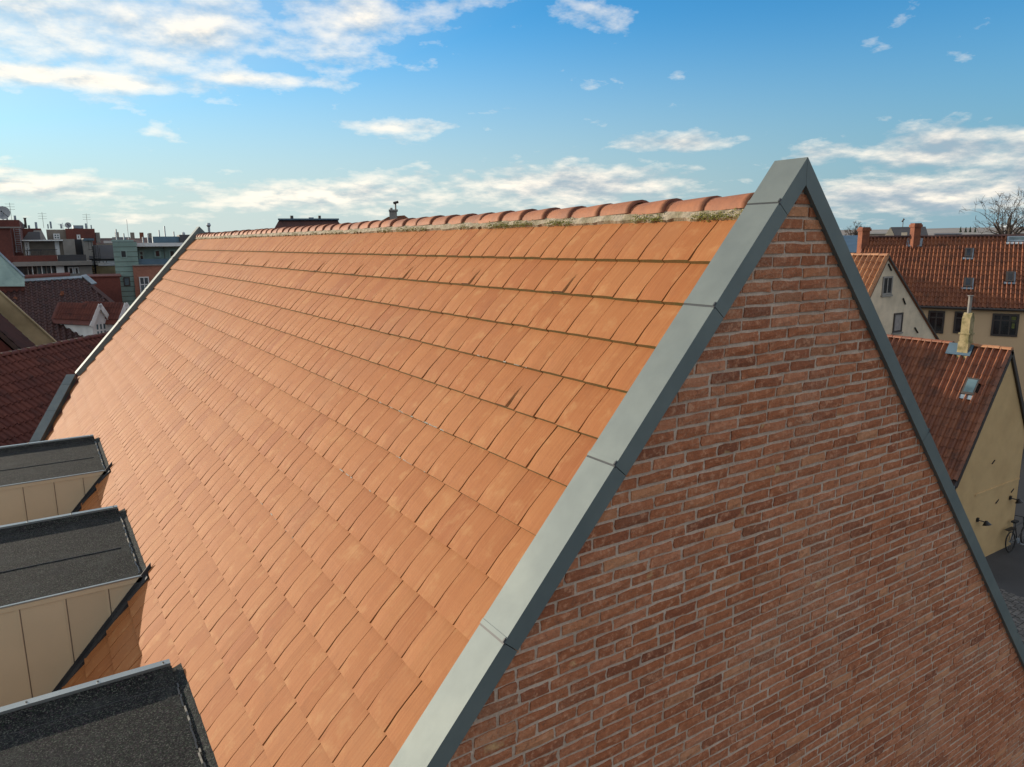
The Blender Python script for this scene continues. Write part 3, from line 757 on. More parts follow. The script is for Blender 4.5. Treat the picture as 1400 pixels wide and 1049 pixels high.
# ---------------------------------------------------------------- yellow house on the right
def yellow_house():
    y0, y1 = 7.6, 13.85; xr, zr = 21.01, H-3.77; xl, zl = 18.55, H-7.45; xR = 22.83; zR = zr-(xR-xr)*1.54
    T = thing('yellow_house', (20.7, 10.5, 0), 'small yellow rendered house with steep red pantile roof and mossy chimney beside the yard', 'house')
    w = MB(); w.prism([(xl+.12, y0, 0), (xR-.05, y0, 0), (xR-.05, y0, zR-.08), (xr, y0, zr-.12), (xl+.12, y0, zl)], (0, y1-y0, 0)); W_ = w.build('wall', M['render_yellow'], T)
    rd = MB(); D = V((xl-xr, 0, zl-zr)); L = D.length; D.normalize(); N = V((-D.z, 0, D.x)); N = N if N.z > 0 else -N
    P = V((xr, y0-.06, zr-.02))
    rd.prism([P-N*.02, P+D*(L+.18)-N*.02, P+D*(L+.18)-N*.02+YV*(y1-y0+.06), P-N*.02+YV*(y1-y0+.06)], -N*.10); rf = rd.build('roof', M['deck'], T)
    sk = (P+D*1.55+YV*.72)
    def keep(c):
        q = c-P; s, y = q.dot(D), q.y
        if 1.12 < s < 1.70 and .47 < y < .86: return False
        if s < .3 and 1.1 < y < 1.7: return False
        return True
    pan_roof(rf, P, YV, D, y1-y0, L+.15, .208, .315, M['pan_red'], keep, 280, random.Random(2), 'roof_tile', 'roof_tiling', .018)
    r2 = MB(); D2 = V((xR-xr, 0, zR-zr)).normalized(); N2 = V((-D2.z, 0, D2.x)); L2 = (V((xR, 0, zR))-V((xr, 0, zr))).length
    P2 = V((xr, y0-.06, zr-.02)); r2.prism([P2, P2+D2*(L2+.12), P2+D2*(L2+.12)+YV*(y1-y0), P2+YV*(y1-y0)], N2*.05); r2.build('rear_slope', M['pan_red'], T)
    ridge_row(rf, V((xr, y0-.06, zr+.0)), YV, 1.05, .085, .33, M['pan_warm'], seed=3); ridge_row(rf, V((xr, y0+1.65, zr)), YV, 4.2, .085, .33, M['pan_red'], seed=4)
    v = MB(); v.prism([P+N*.0+V((0, -.012, 0)), P+D*(L+.16)+V((0, -.012, 0)), P+D*(L+.16)-N*.13+V((0, -.012, 0)), P-N*.13+V((0, -.012, 0))], (0, .05, 0)); v.build('verge_board', M['frame'], T)
    v = MB(); v.prism([P2+N2*.055+V((0, -.012, 0)), P2+D2*(L2+.12)+N2*.055+V((0, -.012, 0)), P2+D2*(L2+.12)-N2*.07+V((0, -.012, 0)), P2-N2*.07+V((0, -.012, 0))], (0, .05, 0)); v.build('verge_board', M['frame'], T)
    g = MB(); e = P+D*(L+.2); g.tube((e.x, y0-.05, e.z-.02), (e.x, y1, e.z-.02), .06, n=8); g.build('gutter', M['lead'], T)
    # chimney on the ridge
    c = MB(); yc0, yc1 = 8.70, 8.97; xc0, xc1 = xr-.24, xr+.04
    c.bx(xc0-.02, xc1+.02, yc0-.02, yc1+.02, zr-.55, zr+.12).bx(xc0, xc1, yc0, yc1, zr+.12, zr+.36).bx(xc0-.035, xc1+.035, yc0-.035, yc1+.035, zr+.36, zr+.40).bx(xc0+.01, xc1-.01, yc0+.01, yc1-.01, zr+.40, zr+.86)
    c.prism([(xc0+.01, yc0+.01, zr+.86), (xc1-.01, yc0+.01, zr+.86), (xc1-.1, yc0+.01, zr+1.03), (xc0+.1, yc0+.01, zr+1.03)], (0, yc1-yc0-.02, 0)); CH = c.build('chimney', M['chim_yellow'], T)
    f = MB(); xm, ym = (xc0+xc1)/2, (yc0+yc1)/2; f.tube((xm, ym, zr+1.0), (xm, ym, zr+1.55), .055, n=10).tube((xm, ym, zr+1.55), (xm, ym, zr+1.57), .09, n=10); f.build('flue', M['concrete'], CH)
    l = MB(); q = P+D*.0; l.prism([P+YV*1.04+D*.0+N*.10, P+YV*1.78+D*.0+N*.10, P+YV*1.78+D*.40+N*.09, P+YV*1.04+D*.40+N*.09], N*.012); l.build('lead_flashing', M['bluegrey'], CH)
    # roof window
    k = MB(); A = P+D*1.12+YV*.48+N*.03; k.box(A, D*.56, YV*.37, N*.075); SKY = k.build('roof_window', M['frame'], T)
    k = MB(); k.box(A+D*.05+YV*.045+N*.076, D*.44, YV*.28, N*.004); k.build('pane', M['glass_blue'], SKY)
    k = MB(); k.box(A+D*.57-YV*.03+N*.02, D*.14, YV*.43, N*.014); k.build('apron', M['lead'], SKY)
    # fittings on the gable
    n = V((0, 1, 0)); p0 = V((0, y0, 0))
    b = [hit(x, y, p0, n) for x, y in ((1332, 684), (1368, 664), (1397, 648))]
    zz = b[1].z; mb = MB(); mb.bx(b[0].x, xR-.06, y0-.02, y0+.01, zz-.03, zz+.03); mb.build('string_course', M['render_yellow'], T)
    for x, y in ((1338.5, 713.5), (1383, 683.5)):
        q = hit(x, y-2, p0, n); mb = MB(); mb.bx(q.x-.20, q.x-.10, y0-.05, y0, q.z-.0, q.z+.12); mb.tube((q.x-.15, y0-.04, q.z+.05), (q.x, y0-.2, q.z), .018, n=6); LPM = mb.build('wall_lamp', M['black'], T)
        mb = MB(); mb.tube((q.x, y0-.2, q.z+.05), (q.x, y0-.24, q.z-.08), .03, .13, n=10); mb.build('shade', M['black'], LPM)
    for x, y in ((1358, 632), (1363, 686), (1384, 671)):
        q = hit(x, y, p0, n); mb = MB(); mb.box((q.x-.08, y0-.02, q.z-.05), (.16, 0, .09), (0, .02, 0), (-.015, 0, .03)); mb.build('wall_anchor', M['black'], T)
    mb = MB(); q = hit(1389, 488, p0, n); mb.bx(q.x+.05, q.x+.17, y0+.3, y0+.5, q.z-.3, q.z+.02); mb.build('vent_box', M['frame'], T)
    mb = MB(); mb.bx(xR-.05, xR+.02, y0+.02, y0+.1, 0, zR-.05); mb.build('downpipe', M['frame'], T)
yellow_house()
# ---------------------------------------------------------------- cream gabled house behind it
def cream_house():
    y0, y1 = 14.0, 21.5; xr, zr = 24.98, H-1.10; t1 = 1.437; t2 = .825
    xl = 20.9; zl = zr-(xr-xl)*t1; xR = 29.75; zR = zr-(xR-xr)*t2
    T = thing('cream_house', (25, 17.5, 0), 'cream rendered house with two small gable windows and sunlit ribbed tile roof', 'house')
    w = MB(); w.prism([(xl, y0, 0), (xR, y0, 0), (xR, y0, zR-.06), (xr, y0, zr-.06), (xl, y0, zl-.05)], (0, y1-y0, 0)); w.build('wall', M['render_cream'], T)
    D = V((-1, 0, -t1)).normalized(); N = V((-t1, 0, 1)).normalized(); L = (xr-xl+.2)/abs(D.x); P = V((xr, y0-.05, zr))
    rd = MB(); rd.prism([P-N*.02, P+D*L-N*.02, P+D*L-N*.02+YV*(y1-y0), P-N*.02+YV*(y1-y0)], -N*.09); rf = rd.build('roof', M['deck'], T)
    pan_roof(rf, P, YV, D, y1-y0, L, .235, .34, M['pan_warm'], lambda c: c.z > H-5.5, 0, random.Random(6), stuff='roof_tiling')
    D2 = V((1, 0, -t2)).normalized(); N2 = V((t2, 0, 1)).normalized(); L2 = (xR-xr+.1)/D2.x
    r2 = MB(); r2.prism([P, P+D2*L2, P+D2*L2+YV*(y1-y0), P+YV*(y1-y0)], -N2*.07); r2.build('rear_slope', M['pan_red'], T)
    v = MB(); q = V((0, -.03, 0)); v.prism([P+N2*.02+q, P+D2*L2+N2*.02+q, P+D2*L2-N2*.05+q, P-N2*.05+q], (0, .05, 0)); v.build('verge', M['frame'], T)
    v = MB(); v.prism([P+N*.03+q, P+D*L+N*.03+q, P+D*L-N*.03+q, P-N*.03+q], (0, .05, 0)); v.build('verge', M['pan_warm'], T)
    ridge_row(rf, P+V((0, 0, .0)), YV, y1-y0, .10, .36, M['pan_warm'], seed=8)
    n = V((0, 1, 0)); p0 = V((0, y0, 0))
    for (x0, y0p, x1, y1p), gm in (((1206, 378, 1219, 403), 'glass'), ((1221, 428, 1233, 454), 'curtain')):
        a = hit(x0, (y0p+y1p)/2, p0, n); b = hit(x1, (y0p+y1p)/2, p0, n); c = hit((x0+x1)/2, y0p, p0, n); d = hit((x0+x1)/2, y1p, p0, n)
        f = MB(); fw = .07
        f.bx(a.x, a.x+fw, y0-.04, y0+.01, d.z, c.z).bx(b.x-fw, b.x, y0-.04, y0+.01, d.z, c.z).bx(a.x+fw, b.x-fw, y0-.04, y0+.01, d.z, d.z+fw).bx(a.x+fw, b.x-fw, y0-.04, y0+.01, c.z-fw, c.z)
        if gm == 'glass': f.bx((a.x+b.x)/2-.03, (a.x+b.x)/2+.03, y0-.035, y0+.01, d.z+fw, c.z-fw)
        o = f.build('window', M['concrete'] if gm == 'glass' else M['frame'], T); f = MB(); f.bx(a.x+.03, b.x-.03, y0-.015, y0+.005, d.z+.03, c.z-.03); f.build('pane', M[gm], o)
        f = MB(); f.bx(a.x-.05, b.x+.05, y0-.07, y0+.01, d.z-.07, d.z-.01); f.build('sill', M['concrete'], o)
    for (x, y), (x2, y2) in (((1214, 361), (1218, 370)), ((1234, 408), (1237, 416)), ((1250, 448), (1254, 455))):
        a, b = hit(x, y, p0, n), hit(x2, y2, p0, n); mb = MB(); mb.tube(a-V((0, .03, 0)), b-V((0, .03, 0)), .03, n=6); mb.build('wall_anchor', M['black'], T)
cream_house()
# ---------------------------------------------------------------- long house with the big pantile roof
def long_house():
    F = Fac(1322, 42., 0.)
    T = thing('long_house', F.o+F.uy*4, 'long tan rendered house under a big ribbed red pantile roof with roof windows', 'house')
    ze = F.az(1322, 416)[1]; tanp = math.tan(math.radians(43))
    zr = CAM.z+.05; run = (zr-ze)/tanp
    a0 = F.az(1166, 400)[0]; a1 = F.az(1545, 400)[0]
    w = MB(); F.solid(w, a0, a1, 0, ze-.05, 0, run*2); w.prism([F.w(a0, ze-.05, 0), F.w(a0, ze-.05, 2*run), F.w(a0, zr-.1, run)], F.ux*.3); w.prism([F.w(a1-.3, ze-.05, 0), F.w(a1-.3, ze-.05, 2*run), F.w(a1-.3, zr-.1, run)], F.ux*.3); w.build('wall', M['render_tan'], T)
    D = (-F.uy*run-V((0, 0, zr-ze))).normalized(); L = math.hypot(run, zr-ze)+.25; P = F.w(a0-.1, zr, run)
    N = F.ux.cross(D); N = N if N.z > 0 else -N
    rd = MB(); rd.prism([P-N*.02, P+D*L-N*.02, P+D*L-N*.02+F.ux*(a1-a0+.2), P-N*.02+F.ux*(a1-a0+.2)], -N*.1); rf = rd.build('roof', M['deck'], T)
    pan_roof(rf, P, F.ux, D, a1-a0+.2, L, .182, .31, M['pan_red'], None, 0, random.Random(12), stuff='roof_tiling', lift=.03)
    D2 = (F.uy*run-V((0, 0, zr-ze))).normalized(); r2 = MB(); r2.prism([P, P+D2*L, P+D2*L+F.ux*(a1-a0+.2), P+F.ux*(a1-a0+.2)], V((0, 0, .04))); r2.build('rear_slope', M['pan_red'], T)
    ridge_row(rf, P+V((0, 0, .01)), F.ux, a1-a0+.2, .11, .38, M['pan_dark'], seed=9)
    g = MB(); q = P+D*(L+.03); g.tube(q, q+F.ux*(a1-a0), .07, n=8); g.build('gutter', M['frame'], T)
    g = MB(); F.solid(g, a0, a1, ze-.22, ze-.12, -.08, .02); g.build('cornice', M['render_tan'], T)
    for (x0, y0, x1, y1, k) in ((1244, 425, 1261, 455, 1), (1268, 425, 1291, 455.5, 1), (1304, 426, 1327, 456, 1), (1355.5, 429, 1392.5, 460, 2)):
        o = F.window(x0, y0, x1, y1, T, 0., 'frame', 'glass', k, .3, .09)
    a, b = F.az(1386, 436)
    mb = MB(); F.solid(mb, a-.09, a+.10, b-.16, b+.10, -.024, -.020); F.solid(mb, a-.05, a+.07, b-.46, b-.22, -.024, -.020); mb.build('house_plant', M['plantgreen'], T)
    for i, (x0, y0, x1, y1) in enumerate(((1319.5, 340.5, 1330, 352.5), (1318, 381, 1330, 393), (1375.5, 372.5, 1387, 386), (1377, 324.5, 1412, 331.5))):
        tl, tr_, bl = [hit(x, y, P+N*.06, N) for x, y in ((x0, y0), (x1, y0), (x0, y1))]
        wd = (tr_-tl).dot(F.ux); hg = (bl-tl).dot(D); tl = tl-N*.05
        mb = MB(); mb.box(tl, D*hg, F.ux*wd, N*.13); o = mb.build('roof_window', M['frame'] if i < 3 else M['lead'], T)
        mb = MB(); mb.box(tl+D*.08+F.ux*.09+N*.131, D*(hg-.18), F.ux*(wd-.18), N*.004); mb.build('pane', M['glass'] if i < 3 else M['glass_blue'], o)
        mb = MB(); mb.box(tl+D*hg+N*.03-F.ux*.06, D*.13, F.ux*(wd+.12), N*.05); mb.box(tl+F.ux*wd+N*.04, D*hg, F.ux*.05, N*.06); mb.build('flashing', M['lead'] if i < 3 else M['white'], o)
    for (x0, y0, x1, y1), dep in (((1171, 312, 1187.5, 352), .9), ((1243.5, 306.5, 1258.5, 330), 1.0)):
        bk = run-.75; aa0, aa1, z0, z1 = F.rect(x0, y0, x1, y1, bk)
        ex = (F.ux*.8+F.uy*.6); ey = (F.uy*.8-F.ux*.6); wc = (aa1-aa0)/1.4; ct = F.w((aa0+aa1)/2, 0, bk+wc*.7); mb = MB()
        def blk(r, za, zb): c_ = ct-ex*r-ey*r; mb.box(V((c_.x, c_.y, za)), ex*2*r, ey*2*r, V((0, 0, zb-za)))
        blk(wc/2, z0-.6, z1-.16); blk(wc/2+.05, z1-.16, z1-.02); blk(wc/2+.01, z1-.02, z1+.05); o = mb.build('chimney', M['chim_brick'], T)
        if x0 > 1200:
            t1 = hit(x0-2, 322, P+N*.06, N); mb = MB(); mb.box(P+F.ux*((t1-P).dot(F.ux))+D*.15+N*.03, D*.62, F.ux*(aa1-aa0+.22), N*.05); mb.build('lead_flashing', M['lead'], o)
long_house()
# ---------------------------------------------------------------- bicycle by the yellow wall, stones in the yard
def bicycle():
    b = V((22.12, 7.33, 0)); T = thing('bicycle', b, 'black bicycle parked against the yellow wall at the yard edge', 'bicycle')
    X = V((1, 0, 0)); up = V((0, .10, .995)); c0 = b+up*.345; c1 = c0+X*1.06
    for c in (c0, c1):
        mb = MB(); mb.ring(c, X.cross(up), .325, .021, 24, 6); wl = mb.build('wheel', M['rubber'], T)
        mb = MB()
        for i in range(10): t = math.pi*i/5; mb.tube(c, c+(X*math.cos(t)+up*math.sin(t))*.31, .003, n=3)
        mb.tube(c-YV*.04, c+YV*.04, .022); mb.build('spoke', M['steel'], wl, kind='stuff')
    bb = c0+X*.46-up*.05; st = c0+X*.33+up*.45; hd = c1-X*.16+up*.48; hb = c1-X*.1+up*.28
    mb = MB()
    for p, q in ((c0, bb), (c0, st), (bb, st), (bb, hb), (st, hd), (hd, hb), (hb, c1)): mb.tube(p, q, .017, n=6)
    mb.build('frame', M['black'], T)
    mb = MB(); mb.tube(st, st+up*.14-X*.02, .012, n=6); mb.box(st+up*.14-X*.15-YV*.07, X*.26, YV*.14, up*.05); mb.build('saddle', M['rubber'], T)
    mb = MB(); s = hd+up*.16; mb.tube(hd, s, .013, n=6); mb.tube(s-YV*.28-X*.06, s+YV*.0, .013, n=6); mb.tube(s, s+YV*.28-X*.06, .013, n=6); mb.build('handlebar', M['black'], T)
    mb = MB(); mb.tube(bb-YV*.05, bb+YV*.05, .09, n=12); mb.tube(bb-YV*.06, bb-YV*.06+X*.12-up*.12, .01, n=5); mb.box(bb-YV*.15+X*.07-up*.14, X*.1, YV*.09, up*.02); mb.build('crank', M['steel'], T)
    mb = MB(); k = c0+up*.42; mb.box(k-X*.22-YV*.08, X*.45, YV*.16, up*.02); mb.tube(k-X*.15, c0, .007, n=5); mb.build('luggage_rack', M['black'], T)
    mb = MB(); mb.bx(b.x+.2, b.x+.95, 7.62, 7.64, .5, .52)
bicycle()
def stones():
    rr = random.Random(8); mb = MB()
    c = hit(1392, 858, V((0, 0, .02)), ZV)
    for i in range(26):
        for j in range(22):
            x, y = c.x-1.6+i*.135+(j % 2)*.06+rr.uniform(-.01, .01), c.y-1.5+j*.14+rr.uniform(-.01, .01)
            mb.bx(x, x+.12, y, y+.125, .004, .012+rr.uniform(.006, .02), 0, rr.uniform(.01, .99))
    mb.build('cobbles', M['cobble'], kind='stuff')
stones()
# ---------------------------------------------------------------- low house with the wine red roof behind our far gable
def wine_house():
    P0 = CAM+ray(70, 474)*23.; U = V((.61, .79, 0)).normalized(); Dh = V((.79, -.61, 0)).normalized(); D = (Dh*.74-ZV*.67).normalized()
    P = P0-U*9; W_ = 24.
    T = thing('pantile_house', (P0.x, P0.y, 0), 'low house with weathered wine red pantile roof just behind the far coping', 'house')
    N = D.cross(U); N = N if N.z > 0 else -N
    L = 5.2; rd = MB(); rd.prism([P-N*.02, P+U*W_-N*.02, P+U*W_+D*L-N*.02, P+D*L-N*.02], -N*.12); rf = rd.build('roof', M['deck'], T)
    D2 = (-Dh*.74-ZV*.67).normalized()
    r2 = MB(); r2.prism([P, P+U*W_, P+U*W_+D2*L, P+D2*L], V((0, 0, -.1))); r2.build('rear_slope', M['pan_left'], T)
    pan_roof(rf, P, U, D, W_, L, .225, .33, M['pan_left'], None, 280, random.Random(21), 'roof_tile', 'roof_tiling', .035)
    ridge_row(rf, P+V((0, 0, .02)), U, W_, .11, .36, M['pan_left'], seed=5)
    rr = random.Random(2); mb = MB()
    for k in range(66): mb.box(P+U*(k*.36+.02)+V((0, 0, .10)), U*.05, Dh*.09, V((0, 0, .02)))
    mb.build('ridge_pointing', M['bed'], rf, kind='stuff')
    e = P+D*(L-.2); f = P+D2*(L-.2); w = MB(); w.prism([V((e.x, e.y, 0)), V((f.x, f.y, 0)), V((f.x, f.y, f.z-.1)), V((P.x, P.y, P.z-.15)), V((e.x, e.y, e.z-.1))], U*W_); w.build('wall', M['farbrick'], T)
wine_house()
# ---------------------------------------------------------------- house with the ochre fire wall on the left
def ochre_house():
    F = Fac(10, 33.); T = thing('ochre_gable_house', F.o, 'dark roofed house with a sloping stained ochre fire wall at the left edge', 'house')
    top = [F.az(x, y) for x, y in ((-60, 350), (0, 400), (79, 471), (150, 536))]; zb = 0
    w = MB(); w.prism([F.w(a, z) for a, z in top]+[F.w(top[-1][0], 0), F.w(top[0][0], 0)], F.uy*.4); w.build('fire_wall', M['ochre'], T)
    c = MB()
    for (a, z), (b, q) in zip(top, top[1:]): c.prism([F.w(a, z+.0, -.06), F.w(b, q+.0, -.06), F.w(b, q+.07, -.06), F.w(a, z+.07, -.06)], F.uy*.52)
    c.build('wall_cap', M['ochre'], T)
    lo = [F.az(x, y) for x, y in ((-60, 379), (0, 433), (50, 478), (120, 541))]
    p, q = F.w(*lo[0]), F.w(*lo[3]); D = (q-p).normalized(); N = D.cross(F.uy); N = N if N.z > 0 else -N
    r = MB(); r.prism([p, q, q-F.uy*5.4, p-F.uy*5.4], -N*.12); rf = r.build('roof', M['deck'], T)
    pan_roof(rf, p-F.uy*5.3, F.uy, D, 5.25, (q-p).length, .225, .30, M['pan_dark'], None, 0, random.Random(31), stuff='roof_tiling')
    f = MB(); f.prism([p+N*.03-F.uy*.10, q+N*.03-F.uy*.10, q+N*.03, p+N*.03], N*.06); f.build('lead_flashing', M['bluegrey'], T)
    b = MB(); b.prism([V((q.x, q.y, 0)), V((p.x, p.y, 0)), p-N*.2, q-N*.2], -F.uy*5.); b.build('wall', M['farbrick'], T)
ochre_house()
# ---------------------------------------------------------------- big dark hip roof with white dormers
def hip_house():
    F = Fac(90, 46.); T = thing('hip_roof_house', F.o, 'house with a big dark tiled hip roof, pale lead ridge and white gabled dormers', 'house')
    tp = 5.6; P = F.p(-70, 391.5, tp); Q = F.p(112, 378, tp); zt = (P.z+Q.z)/2; P.z = zt-.12; Q.z = zt+.12
    E0 = F.p(-70, 500, -1.6); E1 = F.p(200, 470, -1.6); zb = (E0.z+E1.z)/2; E0.z = zb; E1.z = zb
    U = (Q-P).normalized(); D = (E0-P); D = (D-U*D.dot(U)).normalized(); N = D.cross(U); N = N if N.z > 0 else -N
    L = 12.; hip = hit(172, 428, P, N); hd = (hip-Q).normalized()
    C = Q+hd*16
    rd = MB(); rd.prism([P-N*.02, Q-N*.02, C-N*.02, P+D*(C-Q).dot(D)-N*.02], -N*.15); rf = rd.build('roof', M['deck'], T)
    hn = hd.cross(N); hn = hn if hn.dot(U) > 0 else -hn
    pan_roof(rf, P, U, D, (C-P).dot(U), L, .27, .33, M['pan_dark'], lambda c: (c-Q).dot(hn) < -.1, 0, random.Random(41), stuff='roof_tiling', lift=.03)
    l = MB(); l.box(P+N*.02+D*.0, U*(Q-P).length, D*.28, N*.09); l.build('ridge_cap', M['lead'], T)
    r = MB(); r.box(P+V((0, 0, .10))-D*.05, U*((Q-P).length-.6), -D*.25+V((0, 0, -.0)), V((0, 0, .1))); r.build('rear_ridge', M['pan_left'], T)
    l = MB(); l.box(Q-hd*.1+N*.02, hd*1.3, hn*.3, N*.07); l.build('hip_cap', M['lead'], T)
    l = MB(); l.box(Q+hd*1.3-hn*.18+N*.02, hd*11, hn*.22, N*.08); l.build('hip_ridge', M['pan_dark'], T)
    b = MB(); zc = E0.z-.4; gx = [P+D*8, C, C+F.uy*10, P+F.uy*10]; b.prism([V((v.x, v.y, 0)) for v in gx], V((0, 0, max(2., gx[0].z-.6)))); b.build('wall', M['farbrick'], T)
    s2 = MB(); s2.prism([P, Q, Q+F.uy*5-V((0, 0, 5)), P+F.uy*5-V((0, 0, 5))], V((0, 0, -.1))); s2.prism([Q, C, Q+F.uy*5-V((0, 0, 5))], V((0, 0, -.1))); s2.build('rear_slope', M['pan_dark'], T)
    def vent(x, y, mat, sz):
        q = hit(x, y, P, N); m_ = MB(); m_.prism([q, q+U*sz, q+U*sz-D*sz*.9, q-D*sz*.9], N*.08); m_.tube(q+U*sz*.5-D*sz*.2, q+U*sz*.5-D*sz*.2+ZV*sz*.9, sz*.3, n=8); m_.build('roof_vent', mat, T)
    vent(20, 394, M['lead'], .40); vent(82, 405, M['chim_brick'], .28); vent(18, 411, M['chim_brick'], .2); vent(1, 394, M['chim_brick'], .2)
    # gabled dormers
    for i, (ax, ay, lx, ly, rx, ry, rl) in enumerate(((133, 417, 123.5, 443, 151, 442, 92), (169, 415.5, 160, 442, 186, 441, 134))):
        q_ = hit(ax+6, ay+52, P, N); G0 = Fac(133, 10.); G = Fac(133, (q_-CAM).dot(G0.v)-.1); A, Lf, Rt = G.p(ax, ay), G.p(lx, ly), G.p(rx, ry)
        zz = (Lf.z+Rt.z)/2; bd = (G.uy*.8-G.ux*.6).normalized(); gd = (G.ux*.8+G.uy*.6).normalized()   # ridge runs back along bd
        RL = 41/FPX*(G.o-CAM).length/.6*1.05
        wd = (Rt-Lf).dot(G.ux)/.8; O = Lf+gd*0; O.z = 0
        def gp(t, z, k=0.): return O+gd*t+bd*k+V((0, 0, z))
        w = MB(); w.prism([gp(.1, zz-2.), gp(wd-.1, zz-2.), gp(wd-.1, zz+.1), gp(wd/2, A.z-.08), gp(.1, zz+.1)], bd*(RL-.35)); dm = w.build('dormer', M['white'], T)
        for t0 in (0, wd):
            e = gp(t0, zz); ap = gp(wd/2, A.z); dd = (e-ap).normalized(); nn = dd.cross(bd); nn = nn if nn.z > 0 else -nn; ln_ = (e-ap).length+.1; pl = ap-bd*.12
            r_ = MB(); r_.prism([pl, pl+dd*ln_, pl+dd*ln_+bd*RL, pl+bd*RL], nn*.06); s_ = r_.build('dormer_roof', M['pan_left'], dm)
            if t0 == 0: pan_roof(dm, pl+nn*.06, bd, dd, RL, ln_, .22, .33, M['pan_left'], None, 0, random.Random(50+i), stuff='roof_tiling')
            bb = MB(); bb.prism([pl-bd*.03+nn*.09, pl-bd*.03+dd*(ln_+.03)+nn*.09, pl-bd*.03+dd*(ln_+.03)-nn*.12, pl-bd*.03-nn*.12], bd*.05); bb.build('barge_board', M['white'], dm)
        f = MB(); z0, z1 = zz-1.0, zz-.02; cols = 3
        for k in range(cols):
            for r2 in range(2):
                u0 = .28+(wd-.56)*k/cols+.06; u1 = .28+(wd-.56)*(k+1)/cols-.06; v0, v1 = (z0+.04, z0+(z1-z0)*.58) if r2 == 0 else (z0+(z1-z0)*.68, z1-.04)
                f = MB(); f.prism([gp(u0, v0, -.02), gp(u1, v0, -.02), gp(u1, v1, -.02), gp(u0, v1, -.02)], bd*.06); f.build('window', M['glass_blue'], dm)
hip_house()
